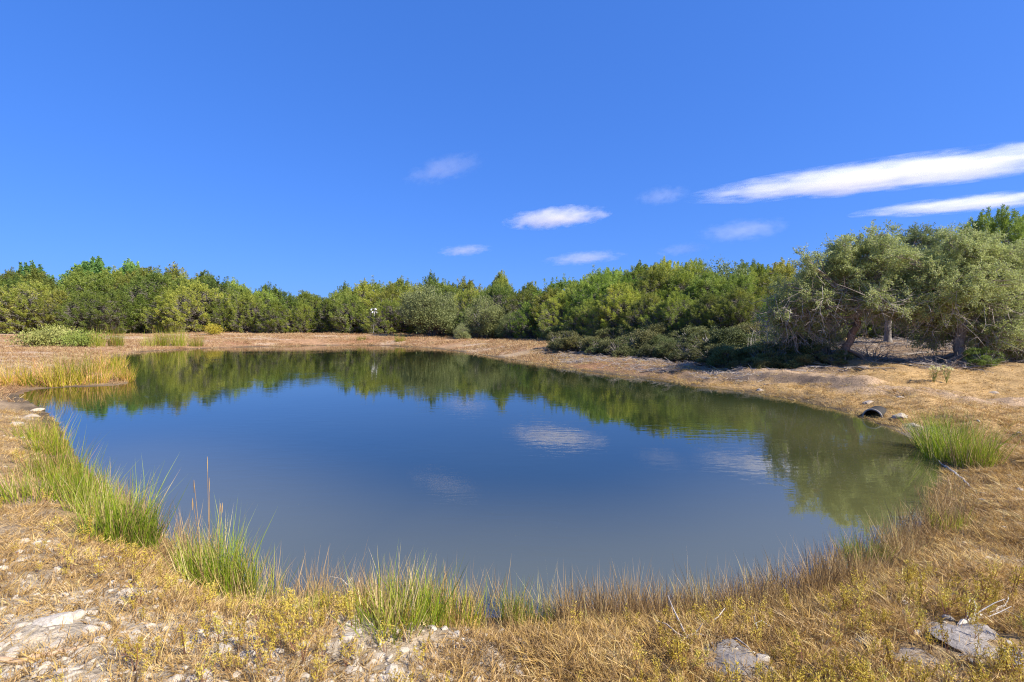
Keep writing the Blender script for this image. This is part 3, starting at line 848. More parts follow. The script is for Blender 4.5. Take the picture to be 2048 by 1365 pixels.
# ---- the two big oaks and the small one behind, grown from their own limbs
def oak_tree(name, D, trunk, lobes, clump_n, per, leaf, label, bark, seed, roots=0, mat=M_OAK, tint=(1, 1, 1), bare=0):
    g = np.random.default_rng(seed)
    s = D / 960.0
    base = at(trunk[0][0], trunk[0][1], D)
    base[2] = hz(base[0], base[1])
    org = base.copy()
    def w(px, py, dy=0.0):
        p = at(px, py, D + dy); return p - org
    root = link(name, None, None, org, label, "tree", "the big oaks on the right bank")
    tr = Geo(); br = Geo(); cr = Geo()
    tp = np.array([w(t[0], t[1], t[3] if len(t) > 3 else 0) for t in trunk]); tp[0] = [0, 0, -.15]
    tr_r = np.array([t[2] for t in trunk]) * s
    # subdivide the trunk line
    k = np.linspace(0, len(tp) - 1, 4*(len(tp)-1) + 1)
    tp2 = np.stack([np.interp(k, np.arange(len(tp)), tp[:, c]) for c in range(3)], 1) + g.normal(size=(len(k), 3))*.012
    rr2 = np.interp(k, np.arange(len(tp)), tr_r)
    rr2[0] *= 1.35; rr2[1] *= 1.1
    tr.path(tp2, rr2, 10, wob=.07, g=g)
    for q in range(roots):
        a = q / roots * 6.28 + g.uniform(-.3, .3); L = g.uniform(.5, 1.1)
        e = np.array([math.cos(a)*L, math.sin(a)*L, 0]); e[2] = hz(org[0]+e[0], org[1]+e[1]) - org[2] - .03
        st = np.array([math.cos(a)*.05, math.sin(a)*.05, g.uniform(.2, .42)])
        tr.path(curve_pts(st, e, 6, sag=g.uniform(-.02, .1), wob=.03, g=g), np.linspace(.075, .02, 6), 6, wob=.1, g=g)
    fork = tp2[-1]
    C, O = [], []
    lobes = list(lobes)
    for q in range(len(lobes)*3):       # small ragged lobes that break the rounded outline
        l = lobes[g.integers(len(lobes)//(1 + (q > 0)) or 1)]
        a = g.uniform(-.3, 3.5)
        lobes.append((l[0] + math.cos(a)*l[2]*.95, l[1] - math.sin(a)*l[3]*.95, g.uniform(12, 24), g.uniform(9, 18), (l[4] if len(l) > 4 else 0) + g.uniform(-.5, .5)))
    areas = np.array([l[2]*l[3] for l in lobes], float); areas /= areas.sum()
    for l, ar in zip(lobes, areas):
        dy = l[4] if len(l) > 4 else 0.0
        c = w(l[0], l[1], dy); rx, rz_ = l[2]*s, l[3]*s; ry = max(rx*.9, .6)
        st = tp2[g.integers(int(len(tp2)*.65), len(tp2))]
        bp = curve_pts(st, c, 7, sag=.12, wob=.07, g=g)
        br.path(bp, np.linspace(max(.3*rr2[-1], .05), .018, 7), 7, wob=.08, g=g)
        n = max(6, int(clump_n * ar))
        d = rand_dirs(n, g)
        q = c + d * np.array([rx, ry, rz_]) * (g.random((n, 1)) ** .45)
        C.append(q); O.append(d)
        b0 = bp[g.integers(2, 7, n)]
        m1 = b0 + (q - b0)*.5 + g.normal(size=(n, 3))*.07
        br.tubes(b0, m1, .017, .011, 4); br.tubes(m1, q, .011, .005, 4)
    C, O = np.concatenate(C), np.concatenate(O)
    n = len(C)
    # twigs around each clump, leaves along the twigs
    tw = 7
    ti = np.repeat(np.arange(n), tw)
    td = unit(O[ti]*.7 + g.normal(size=(len(ti), 3)) + np.array([0, 0, -.05]))
    tl = g.uniform(.16, .42, len(ti))
    T0 = C[ti]; T1 = T0 + td*tl[:, None]
    br.tubes(T0, T1, .0045, .002, 3)
    li = np.repeat(np.arange(len(ti)), max(1, per // tw))
    u = g.uniform(.15, 1.05, len(li))
    P = T0[li] + td[li]*(tl[li]*u)[:, None] + g.normal(size=(len(li), 3))*.035
    U = unit(td[li] + g.normal(size=(len(li), 3))*.9)
    cr.leaves(P, U, leaf*g.uniform(.6, 1.35, len(li)), leaf*.5, g=g)
    if bare:
        lo = C[C[:, 2] < np.percentile(C[:, 2], 45)]
        b0 = lo[g.integers(0, len(lo), bare)] + g.normal(size=(bare, 3))*.15
        dd = unit(g.normal(size=(bare, 3)) + np.array([0, 0, -.7]))
        b1 = b0 + dd*g.uniform(.25, .95, (bare, 1)); b1[:, 2] = np.maximum(b1[:, 2], .12)
        br.tubes(b0, b1, .010, .006, 4)
        for _ in range(3):
            e = b1 + unit(dd + g.normal(size=(bare, 3))*.7)*g.uniform(.12, .4, (bare, 1))
            e[:, 2] = np.maximum(e[:, 2], .08); br.tubes(b1, e, .0065, .003, 3)
    link("trunk", tr.mesh("oak_trunk", [bark], True), root)
    link("branches", br.mesh("oak_branches", [M_TWIG]), root)
    c = link("crown", cr.mesh("oak_crown", [mat]), root); c.color = (*tint, 1)
    return root

oak_tree("live_oak", 18.0, [(1688, 722, 9.5), (1692, 700, 7.2), (1703, 672, 6.4), (1715, 648, 6), (1718, 628, 5), (1722, 600, 4)],
         [(1725, 535, 78, 50), (1738, 492, 42, 26), (1668, 560, 70, 42), (1608, 594, 58, 30, .3), (1788, 568, 46, 44), (1755, 604, 52, 26, -.4), (1560, 612, 34, 22, .5), (1690, 520, 36, 30, .2), (1640, 620, 60, 22, .4), (1590, 640, 44, 20, .6), (1568, 655, 40, 22, .8), (1630, 660, 46, 20, 1.1), (1775, 620, 34, 18, -.3)],
         640, 170, .064, "grey-green live oak with leaning trunk and exposed roots on the right bank", M_REDBARK, 51, roots=11, bare=800, tint=(1.02, 1.07, .96))
oak_tree("live_oak", 17.0, [(1922, 728, 10.5), (1919, 706, 9), (1917, 686, 8.4), (1924, 650, 11), (1934, 610, 10), (1938, 570, 8)],
         [(1900, 508, 72, 36), (1960, 520, 72, 48), (1850, 540, 52, 40), (2022, 545, 62, 52), (1930, 575, 92, 45, -.5), (1836, 606, 50, 26, -.2), (2010, 622, 64, 50, -.4), (2004, 664, 54, 28, -.6), (1880, 640, 52, 26, .3), (2064, 676, 48, 38, -.3), (1985, 678, 58, 28, .9), (1862, 652, 44, 24, .9), (1848, 684, 30, 16, 1.2), (2036, 704, 44, 20, .8), (2090, 600, 62, 64), (1880, 575, 60, 35, -.6)],
         1050, 165, .062, "large pale grey-green live oak with straight grey trunk near the right edge", M_BARK, 52, roots=5, bare=800, tint=(1.2, 1.24, 1.14))
oak_tree("live_oak", 23.0, [(1776, 676, 6.5), (1775, 655, 5.6), (1778, 636, 5.2), (1784, 600, 6), (1795, 560, 6)],
         [(1805, 512, 38, 28), (1800, 555, 42, 40), (1830, 490, 40, 20), (1770, 590, 40, 30), (1840, 545, 40, 30), (1862, 482, 40, 16)],
         380, 130, .07, "smaller dark oak with grey trunk standing behind the two big oaks", M_BARK, 53, bare=200, tint=(.75, .85, .8))

# dead grey brush and shaded shrubs on the bank below the oaks
def brush_mesh(seed, n, w, h, thick=.008, arch=.4):
    g = np.random.default_rng(seed); G = Geo()
    a = g.uniform(0, 6.28, n)
    b = np.stack([np.cos(a)*w*.25*g.random(n), np.sin(a)*w*.25*g.random(n), np.full(n, -.04)], 1)
    d = unit(np.stack([np.cos(a)*.8, np.sin(a)*.8, g.uniform(.25, 1.1, n)], 1) + g.normal(size=(n, 3))*.3)
    L = g.uniform(.4, 1., n)*h
    p = b; r = thick*1.6
    for k in range(3):
        q = p + d*(L/2.2)[:, None]*np.array([w/h*.8, w/h*.8, 1.])
        G.tubes(p, q, r, r*.65, 4)
        for _ in range(3):
            e = p + (q - p)*g.uniform(.4, 1, (n, 1)); G.tubes(e, e + unit(d + g.normal(size=(n, 3))*.9)*g.uniform(.12, .4, (n, 1))*h*.6, r*.5, r*.25, 3)
        d = unit(d + g.normal(size=(n, 3))*.35 - np.array([0, 0, arch*.5])); p = q; r *= .65
    return G.mesh("dead_brush", [M_TWIG])
BRUSH = [brush_mesh(61, 60, 1.3, 1.3), brush_mesh(62, 45, .9, .7), brush_mesh(63, 70, 1.5, .6, arch=.8)]
def put(name, me, px, py, scale, label, cat, group=None, color=None, D=None, rz=None, sink=.02):
    p = ground_at(px, py) if D is None else at(px, py, D)
    p[2] = hz(p[0], p[1])
    o = link(name, me, None, (p[0], p[1], max(p[2], 0) - sink), label, cat, group)
    o.scale = (scale,)*3 if not isinstance(scale, tuple) else scale
    o.rotation_euler = (0, 0, random.uniform(0, 6.28) if rz is None else rz)
    if color: o.color = (*color, 1)
    return o
for px, D, sc, k, lab in [(1600, 19.6, 1.5, 0, "tall tangle of dead grey branches under the leaning oak, left one"), (1650, 19.4, 1.55, 0, "tall tangle of dead grey branches close behind the leaning oak's trunk"),
                          (1560, 20.6, 1.35, 0, "tangle of dead grey branches farthest left under the leaning oak"), (1748, 19.2, 1.3, 1, "small heap of dead twigs right of the leaning trunk"),
                          (1850, 21.5, 1.1, 2, "low pile of dead branches in the shade behind the big oak"), (1960, 19.5, 1.0, 2, "low pile of dead branches right of the big oak's trunk"),
                          (1885, 16.3, 1.1, 2, "pile of grey cut branches at the foot of the big oak"), (1840, 17.2, .7, 1, "bare upright twigs left of the big oak's trunk")]:
    p = at(px, 700, D)
    o = link("dead_brush", BRUSH[k], None, (p[0], p[1], hz(p[0], p[1]) - .02), lab, "brush", "dead brush below the oaks")
    o.scale = (sc,)*3; o.rotation_euler = (0, 0, random.uniform(0, 6.28))

shr = [(1105, 30.5), (1150, 28.5), (1195, 27.3), (1235, 26.2), (1275, 25.4), (1315, 24.6), (1350, 23.6), (1385, 22.6), (1420, 21.6), (1455, 21), (1490, 20.4), (1525, 20.2), (1560, 19.8), (1600, 19.5), (1640, 19.2)]
for k, (px, D) in enumerate(shr):
    p = at(px + rj.uniform(-14, 14), 700, D + rj.uniform(-.3, 1.6))
    t_ = rj.choice([(.9, .95, .8), (.75, .85, .7), (1.0, .95, .75), (.8, .75, .65)])
    put_tree("low_shrub", NEARSHRUB[0], p[0], p[1], rj.uniform(.7, 1.6), rj.uniform(.9, 1.5), t_, f"low dark shrub behind the grassy far-right bank, {ORD[k]} from the left of its row", "shrub", "dark low shrubs behind the right bank")
for k in range(16):
    px = 1120 + k*34 + rj.uniform(-10, 10)
    p = at(px, 690, belt_D(px) - rj.uniform(1.8, 4.0) if px < 1400 else rj.uniform(22.5, 25.5))
    put_tree("low_shrub", NEARSHRUB[0], p[0], p[1], rj.uniform(1.1, 1.9), rj.uniform(1.0, 1.5), rj.choice([(.8, .85, .7), (.9, .85, .7), (.75, .9, .65)]), f"low bush close under the right-hand junipers, {ORD[k]} from the left of its row", "shrub", "low bushes at the foot of the right-hand junipers")
for k, (px, D, h_) in enumerate([(1478, 19.0, .5), (1515, 18.8, .6), (1548, 18.7, .55), (1585, 18.4, .7), (1618, 18.2, .6), (1652, 18.3, .75), (1668, 17.6, .4)]):
    p = at(px, 700, D)
    put_tree("low_shrub", NEARSHRUB[0], p[0], p[1], h_, rj.uniform(1.2, 1.7), rj.choice([(.8, .75, .6), (.7, .75, .6)]), f"knee-high dark plant in the leaning oak's shade left of its trunk, {ORD[k]} from the left", "shrub", "knee-high dark plants left of the leaning oak")
for k in range(20):
    px = 1128 + k*22 + rj.uniform(-6, 6)
    D = float(np.interp(px, [1128, 1250, 1350, 1450, 1560], [30.5, 26.3, 23.4, 20.6, 19.4])) + rj.uniform(-.5, .7)
    p = at(px, 690, D)
    put_tree("low_shrub", NEARSHRUB[0], p[0], p[1], rj.uniform(.7, 1.25), rj.uniform(1.0, 1.6), rj.choice([(.75, .75, .65), (.85, .8, .65), (.7, .8, .6), (.9, .8, .6)]), f"waist-high dark bush on the crest of the right-hand bank, {ORD[k]} from the left", "shrub", "waist-high bushes along the crest of the right bank")
p = at(1966, 740, 15.8)
put_tree("low_shrub", NEARSHRUB[0], p[0], p[1], .75, 1.1, (1.2, 1.5, .6), "low bright green shrub right of the big oak's foot", "shrub", None)

# ------------------------------------------------------------------ green grass clumps
def clump_mesh(seed, n, w, h, straw=.28, lean=.25, bend=.22, wid=.006, greens=M_GREEN, second=M_STRAW):
    g = np.random.default_rng(seed); G = Geo()
    a = g.uniform(0, 6.28, n); q = np.sqrt(g.random(n))*w
    P = np.stack([np.cos(a)*q, np.sin(a)*q, np.full(n, -.04)], 1)
    U = unit(np.stack([np.cos(a)*q/w*lean, np.sin(a)*q/w*lean, np.ones(n)], 1) + g.normal(size=(n, 3))*.13)
    L = h*(.3 + .75*g.random(n)**1.2)*(1.0 + .18*np.sin(3*a + seed))
    m = (g.random(n) < straw).astype(int)
    G.blades(P, U, L, wid*g.uniform(.6, 1.3, n), bend*g.uniform(.3, 1.4, n), m=m, g=g)
    return G.mesh("grass_clump", [greens, second])
CL = [clump_mesh(71, 520, .19, .60, lean=.18), clump_mesh(72, 380, .15, .52, lean=.2), clump_mesh(73, 340, .19, .40, straw=.35), clump_mesh(74, 560, .22, .6, lean=.3)]
SHORE_GROUP = "green grass clumps along the near shore"
green_clumps = [
    (225, 1078, 0, 1.12, "tall bright green grass clump, largest of the left shore"), (262, 1092, 0, 1.0, "tall green grass clump at the right end of the left shore's big group"),
    (190, 1035, 1, 1.1, "green grass clump just left of the largest left-shore clump"), (140, 985, 1, 1.2, "green grass clump half way up the left shore"), (165, 1010, 0, 1.0, "yellowish green grass clump between the left shore clumps"),
    (100, 905, 1, 1.4, "green grass clump beside the pale stones on the upper left shore"), (70, 880, 2, 1.4, "yellow-green grass clump above the upper left shore"), (108, 960, 0, 1.1, "loose green grass clump standing in shallow water at left"),
    (60, 1000, 2, 1.2, "yellow-green grass clump at the left edge above the shore"),
    (425, 1168, 0, 1.02, "vivid green clump with tall pale seed stems left of centre"), (462, 1186, 1, 1.0, "vivid green clump directly right of the tall-stemmed one"), (505, 1200, 2, 1.0, "lower mixed green and straw clump at the right of the vivid group"), (390, 1140, 1, .8, "small green clump at the left of the vivid group"),
    (622, 1222, 2, .5, "tiny green tuft at the waterline between the clumps"), (770, 1262, 2, 1.0, "yellow-green clump at the left of the bottom middle group"), (808, 1250, 2, 1.05, "olive green clump in the bottom middle group"), (850, 1246, 1, .85, "brighter green clump in the heart of the bottom middle group"), (905, 1250, 2, 1.0, "yellow-green clump at the right of the bottom middle group"),
    (1030, 1240, 1, .62, "short bright green clump standing alone right of the bottom middle group"), (1062, 1252, 2, .7, "mixed straw and green tuft right of the short bright one"),
    (1905, 915, 3, 1.5, "big leaning green grass clump on the right shore"), (1945, 930, 0, 1.25, "vivid green clump at the right of the big leaning one"), (1880, 900, 3, 1.3, "dull green clump at the left of the big leaning one"),
    (1735, 1120, 2, .8, "mossy olive grass clump at the corner of the right shore"), (1712, 1108, 2, .7, "smaller mossy olive tuft in the water at the right shore corner"), (1905, 1058, 2, .8, "olive grass clump on the right shore below the pale glint"),
]
stalk = Geo()
for k in range(6):
    a = k*1.1; h_ = [.95, .8, .72, .85, .62, .55][k]
    d = np.array([math.cos(a)*.09, math.sin(a)*.05, 0])
    stalk.path(np.array([d, d*1.3 + [0, 0, h_*.5], d*(1.6 + .3*(k % 3)) + [0.02*k - .05, 0, h_]]), [.0024, .002, .0014], 4)
    stalk.path(np.array([d*(1.6 + .3*(k % 3)) + [0.02*k - .05, 0, h_*.88], d*(1.6 + .3*(k % 3)) + [0.02*k - .05, 0, h_*.95], d*(1.6 + .3*(k % 3)) + [0.02*k - .05, 0, h_]]), [.0016, .0032, .0012], 4)
stalk_me = stalk.mesh("seed_stems", [M_STRAW])
for px, py, k, sc, lab in green_clumps:
    o = put("grass_clump", CL[k], px, py, sc, lab, "grass", SHORE_GROUP, random.choice([(1, 1, 1), (.95, 1.05, .9), (1.08, 1.02, .9), (.9, .95, .9)]))
    if "seed stems" in lab:
        link("seed_stems", stalk_me, o, (0, .02, 0))

# clumps on the spit of land at left, and shrubs on the far bank
for px, py, k, sc, lab in [(8, 772, 2, 2.6, "yellow-green reed clump at the left edge of the spit"), (45, 770, 2, 2.6, "golden green reed clump on the left of the spit"), (85, 772, 2, 2.5, "golden reed clump in the middle of the spit"), (118, 772, 1, 2.4, "bright green reed clump near the tip of the spit"), (148, 768, 1, 2.6, "bright green reed clump just short of the spit's tip"), (182, 768, 2, 2.4, "mixed reed clump at the tip of the spit"), (205, 745, 2, 3.0, "tall yellow-green reed clump on the spit's far side"), (225, 735, 2, 2.8, "yellow reed clump where the spit meets the open water"), (236, 760, 2, 2.0, "short olive reed tuft on the sandy tip of the spit"), (252, 762, 1, 1.7, "green reed tuft standing at the very end of the spit")]:
    put("reed_clump", CL[k], px, py, sc, lab, "reeds", "reed clumps on the grassy spit at left", rj.choice([(1.25, 1.0, .8), (1.1, 1.0, .9), (1.35, 1.02, .9)]))
leafy = Geo()
g_ = np.random.default_rng(81)
P = g_.normal(size=(1500, 3))*[.55, .5, .2] + [0, 0, .42]; P[:, 2] = np.abs(P[:, 2])
leafy.leaves(P, unit(g_.normal(size=(1500, 3)) + [0, 0, .8]), .16, .06, g=g_)
leafy.tubes(np.zeros((40, 3)), P[:40], .012, .006, 4)
leafy_me = leafy.mesh("leafy_shrub", [M_PALEGREEN])
for px, py, sc, col, lab in [(85, 694, (1.7, 1.3, 1.6), (1, 1, .9), "pale yellow-green leafy bush, leftmost on the far bank"), (120, 692, (1.7, 1.3, 1.7), (1.05, 1.05, .95), "pale whitish green leafy bush next to the leftmost one"), (105, 684, (1.5, 1.3, 2.1), (.85, .9, .6), "olive bush just behind the pale bushes on the far left bank"),
                             (165, 694, (1.4, 1.2, 1.6), (.8, .95, .6), "mid-green bush right of the pale bushes on the far bank"), (427, 670, (1.1, 1.0, 1.7), (1.35, 1.1, .4), "yellow bush alone on the crest of the orange bank")]:
    put("leafy_bush", leafy_me, px, py, sc, lab, "bush", "bushes on the far left bank", col)
for px, py, k, sc, lab in [(195, 694, 1, (3.15, 3.15, 4.41), "green reed clump right of the pale bushes, far bank"), (232, 693, 1, (3.45, 3.45, 4.83), "upright green reed clump beside the bare patch, far bank"), (300, 693, 2, (3.30, 3.30, 4.62), "thin yellow-green reed clump left of the tallest far reeds"), (325, 693, 1, (3.22, 3.22, 4.51), "green reed clump in the middle of the far reeds"), (358, 692, 0, (3.00, 3.00, 4.20), "tallest green reed clump with a pointed top on the far bank"), (392, 692, 2, (3.15, 3.15, 4.41), "green reed clump at the right end of the far reeds"), (722, 681, 2, 2.4, "small yellow-green tuft left of the pole's foot"), (800, 683, 2, 3.0, "dull green tuft right of the pole's foot")]:
    put("reed_clump", CL[k], px, py, sc, lab, "reeds", "reed clumps on the far bank", rj.choice([(.95, .95, .8), (1.05, 1, .8)]))

# flowering weeds before the big oak
stem = Geo(); heads_ = []
for k in range(5):
    a = k*1.3; t_ = np.array([math.cos(a)*.09, math.sin(a)*.09, .34 + .03*(k % 3)])
    stem.path(np.array([[0, 0, -.02], t_*.5, t_]), [.006, .005, .003], 5)
    g_ = np.random.default_rng(90 + k)
    P = t_ + g_.normal(size=(40, 3))*[.018, .018, .009]
    head = Geo(); head.leaves(P, unit(g_.normal(size=(40, 3)) + [0, 0, .6]), .035, .018, g=g_); heads_.append(head.mesh('bloom', [M_BLOOM]))
    stem.leaves(t_*np.linspace(.2, .8, 10)[:, None], unit(g_.normal(size=(10, 3)) + [0, 0, .3]), .07, .02, g=g_)
stem_me = stem.mesh("stem", [M_PALEGREEN])
for px, py, lab in [(1868, 765, "pale yellow flowering weed by the path, left of the pair"), (1893, 766, "pale yellow flowering weed by the path, right of the pair")]:
    p = ground_at(px, py)
    r_ = link("flowering_weed", None, None, p, lab, "wildflower", "flowering weeds by the path"); r_.scale = (1.15,)*3; r_.rotation_euler = (0, 0, random.uniform(0, 6))
    link("stem", stem_me, r_); [link("bloom", b_, r_) for b_ in heads_]

# bleached forked stem against the dark brush
G = Geo()
G.path(np.array([[0, 0, -.05], [0.0, 0, .45], [.10, 0, .95]]), [.012, .010, .008], 5)
for k in range(6):
    x = (k - 2.5)*.07
    G.path(np.array([[x*.25, 0, .12], [x*.95, 0, .22], [x*1.1, 0, .62 + .03*(k % 2)]]), [.009, .008, .005], 4)
p = at(1502, 680, 22.0); p[2] = hz(p[0], p[1])
link("forked_stem", G.mesh("forked_stem", [M_DEAD]), None, p + [0, 0, .3], "bleached candelabra-like dead stem before the dark junipers", "dead plant")

# ------------------------------------------------------------------ pole with four white heads
p = at(748, 670, 73); p[2] = hz(p[0], p[1])
top = at(751, 618, 73)[2] - p[2]
pr = link("fixture_pole", None, None, p, "thin grey pole topped by four white bulb-shaped heads on the far bank", "pole")
G = Geo(); G.path(np.array([[-.1, 0, -.2], [0, 0, top*.5], [.1, 0, top]]), [.055, .05, .045], 8)
link("shaft", G.mesh("shaft", [M_GALV], True), pr)
prof = [(0.0, .02), (.05, .06), (.12, .10), (.24, .16), (.36, .20), (.47, .19), (.55, .11), (.58, .0)]
G = Geo(); G.path(np.array([[0, 0, -z] for z, r in prof]), [max(r, .004) for z, r in prof], 10)
head_me = G.mesh("head", [M_WHITE], True)
G = Geo(); G.path(np.array([[-.33, 0, 0], [0, 0, .02], [.33, 0, 0]]), [.02, .02, .02], 6)
arm_me = G.mesh("arm", [M_GALV], True)
for dz, x0, rz in ((-.02, 0.1, .35), (-.42, .08, .15)):
    a = link("arm", arm_me, pr, (x0, 0, top + dz)); a.rotation_euler = (0, R(8), rz)
for (hx, hz_, ry) in ((-.27, .02, .5), (.27, .10, -.25), (-.10, -.36, .5), (.40, -.45, -.5)):
    h_ = link("head", head_me, pr, (hx, -.05, top + hz_)); h_.rotation_euler = (0, ry, 0); h_.scale = (.62, .62, .62)

# ------------------------------------------------------------------ half buried pipe in the right bank
p = ground_at(1748, 838)
pr = link("drain_pipe", None, None, (p[0], p[1] + .05, max(p[2], 0) + .005), "dark half-buried pipe end in the grassy right bank above the waterline", "pipe")
pr.rotation_euler = (0, R(-3), R(38)); pr.scale = (.5, .74, .74)
G = Geo(); n = 24
ang_ = np.arange(n)/n*2*math.pi
xs = np.linspace(0, .9, 28); V = []
for i, x in enumerate(xs):
    rr = .235 + (.012 if i % 2 else 0)
    V.append(np.stack([np.full(n, x), np.cos(ang_)*rr, np.sin(ang_)*rr], 1))
Q = [(i*n + j, i*n + (j+1) % n, (i+1)*n + (j+1) % n, (i+1)*n + j) for i in range(len(xs)-1) for j in range(n)]
G.add(np.concatenate(V), Q=np.array(Q))
V2 = [np.stack([np.full(n, x), np.cos(ang_)*.215, np.sin(ang_)*.215], 1) for x in (0.0, .9)]
G.add(np.concatenate(V2), Q=np.array([((j+1) % n, j, n + j, n + (j+1) % n) for j in range(n)]))
G.add(V2[1], Q=None, T=np.array([(0, j, j+1) for j in range(1, n-1)]))
link("barrel", G.mesh("barrel", [M_BLACKPIPE], True), pr)
G = Geo()
rim = [np.stack([np.full(n, x), np.cos(ang_)*r, np.sin(ang_)*r], 1) for x, r in ((-.012, .214), (-.02, .235), (-.012, .252), (.03, .254))]
G.add(np.concatenate(rim), Q=np.array([(i*n + j, i*n + (j+1) % n, (i+1)*n + (j+1) % n, (i+1)*n + j) for i in range(3) for j in range(n)]))
link("rim", G.mesh("rim", [M_PIPERIM], True), pr)

# ------------------------------------------------------------------ stones
def stone_mesh(seed, flat=.55, sub=3, rough=.16):
    g = np.random.default_rng(seed)
    bm = bmesh.new(); bmesh.ops.create_icosphere(bm, subdivisions=sub, radius=1.0)
    V = np.array([v.co[:] for v in bm.verts])
    for _ in range(9):      # chop facets
        d = rand_dirs(1, g)[0]; o = g.uniform(.55, .85)
        k = V @ d; V = V - np.maximum(k - o, 0)[:, None]*d*.92
    V *= 1 + rough*(vnoise(V[:, 0]*2.4 + V[:, 2]*1.7 + seed, V[:, 1]*2.4 - V[:, 2], seed)[:, None] - .5)
    V *= 1 + .5*rough*(vnoise(V[:, 0]*6 + V[:, 2]*5 + seed, V[:, 1]*6 - V[:, 2]*2, seed + 3)[:, None] - .5)
    V *= [1.15, .85, flat]
    for v, c in zip(bm.verts, V): v.co = c
    me = bpy.data.meshes.new("stone"); bm.to_mesh(me); bm.free()
    return me
ST, SL = [], []
for s_ in range(6):
    m_ = stone_mesh(100 + s_, sub=3 if s_ < 3 else 2); m_.materials.append(M_LIME); ST.append(m_)
    m2 = stone_mesh(120 + s_, flat=.26, sub=4, rough=.5); m2.materials.append(M_SLAB); SL.append(m2)
def stone(px, py, wpx, label, mesh, color=(1, 1, 1), group="limestone stones on the near bank", tilt=.15, sink=.05):
    p = ground_at(px, py)
    s = wpx / 960 * p[1] / 2
    if wpx > 45 and mesh in ST: sink = .28
    o = link("stone", mesh, None, (p[0], p[1], p[2] - s*sink), label, "stone", group)
    o.scale = (s, s, s*random.uniform(.8, 1.1)); o.rotation_euler = (random.uniform(-tilt, tilt), random.uniform(-tilt, tilt), random.uniform(0, 6.28)); o.color = (*color, 1)
big = [(100, 1258, 105, "widest pale limestone slab in the lower left gravel"), (142, 1242, 40, "grey-topped stone at the right end of the lower left slab"), (178, 1258, 36, "white stone right of the lower left slab beside weeds"), (132, 1345, 52, "bright white stone low in the bottom left corner area"), (190, 1360, 52, "flat white stone cut by the bottom edge at left"),
       (288, 1352, 32, "small white wedge stone near the bottom edge at left"), (345, 1358, 40, "rounded white stone at the bottom edge left of centre"), (378, 1360, 34, "pale stone right beside the rounded white bottom one"), (410, 1355, 36, "tan stone at the bottom edge below the pale patch"),
       (540, 1322, 48, "white stone of the pale pair behind yellow weeds, right one"), (492, 1318, 30, "white stone of the pale pair behind yellow weeds, left one"), (445, 1312, 34, "flat grey stone left of the pale pair"), (375, 1283, 20, "small lilac-grey stone in the dry grass at left"), (376, 1268, 18, "small white stone just above the lilac-grey one"),
       (420, 1276, 46, "crumbled white stone in the middle of the dry grass at left"), (95, 1298, 22, "white stone left of the fallen stick"), (112, 1292, 20, "small white stone above the fallen stick"), (40, 1250, 30, "pale stone near the left edge above the slab"), (12, 1345, 50, "pale stone in the bottom left corner"), (240, 1235, 18, "small white stone lying in brown grass"), (48, 1088, 24, "white stone high on the left bank"),
       (780, 1358, 60, "pale flat stone at the bottom edge near the middle"), (700, 1345, 26, "white stone left of the bottom middle flat stone"), (745, 1335, 20, "small white stone above the bottom middle flat stone"), (860, 1362, 30, "small pale stone at the bottom edge in the middle"), (700, 1290, 24, "pale stone at the foot of the bottom middle clumps"), (1000, 1345, 26, "pale stone in the weeds right of the middle")]
for k, (px, py, w_, lab) in enumerate(big):
    stone(px, py, w_, lab, ST[k % 6], random.choice([(1, 1, 1), (1.0, .97, .93), (.95, .94, .95)]))
for px, py, w_, lab, col in [(1735, 1283, 60, "grey rock at the left of the lower right rock group", (1, 1, 1)), (1850, 1325, 130, "long tan and grey rock ledge in the lower right", (1.25, 1.1, .9)), (1960, 1290, 150, "broad flat grey slab at the lower right", (1.35, 1.3, 1.25)), (1890, 1262, 50, "pale rock at the upper left of the flat grey slab", (1.4, 1.35, 1.25)),
                             (2030, 1320, 110, "grey slab cut by the right edge", (1.3, 1.25, 1.2)), (1455, 1330, 130, "weathered grey slab flush with the ground right of centre", (1.0, .97, .95)), (1790, 1310, 50, "dark rock under the dry stems between ledge and slab", (.9, .85, .8)), (2020, 1250, 40, "small rock above the flat grey slab at the right edge", (1.2, 1.1, 1.05)),
                             (1932, 1318, 26, "small white rock lying against the flat slab's lower edge", (1.6, 1.6, 1.6))]:
    stone(px, py, w_, lab, SL[int(px) % 6], tuple(v*.6 for v in col), "grey rocks at the lower right", .07, .13)
for px, py, w_, lab in [(1520, 782, 18, "pinkish white stone at the waterline of the right bank"), (1800, 792, 30, "pale stone on the bank above the half-buried pipe"), (1735, 808, 26, "grey stone lying on top of the half-buried pipe"), (1985, 783, 20, "pale stone on the path right of the flowering weeds"), (1730, 705, 22, "pale stump-like stone beside the leaning oak's roots"), (1250, 760, 14, "small pale stone on the far right bank's edge"),
                        (1800, 838, 34, "pale stone in the gravel left of the big leaning clump"), (1830, 850, 28, "white stone close against the big leaning clump"), (60, 835, 30, "white stone at the water's left end"), (35, 850, 28, "white stone left of the grass at the water's left end"), (75, 822, 22, "flat white stone nearest the water's left end")]:
    stone(px, py, w_, lab, ST[int(px) % 6], random.choice([(.78, .74, .7), (.7, .66, .64)]), "pale stones on the banks")

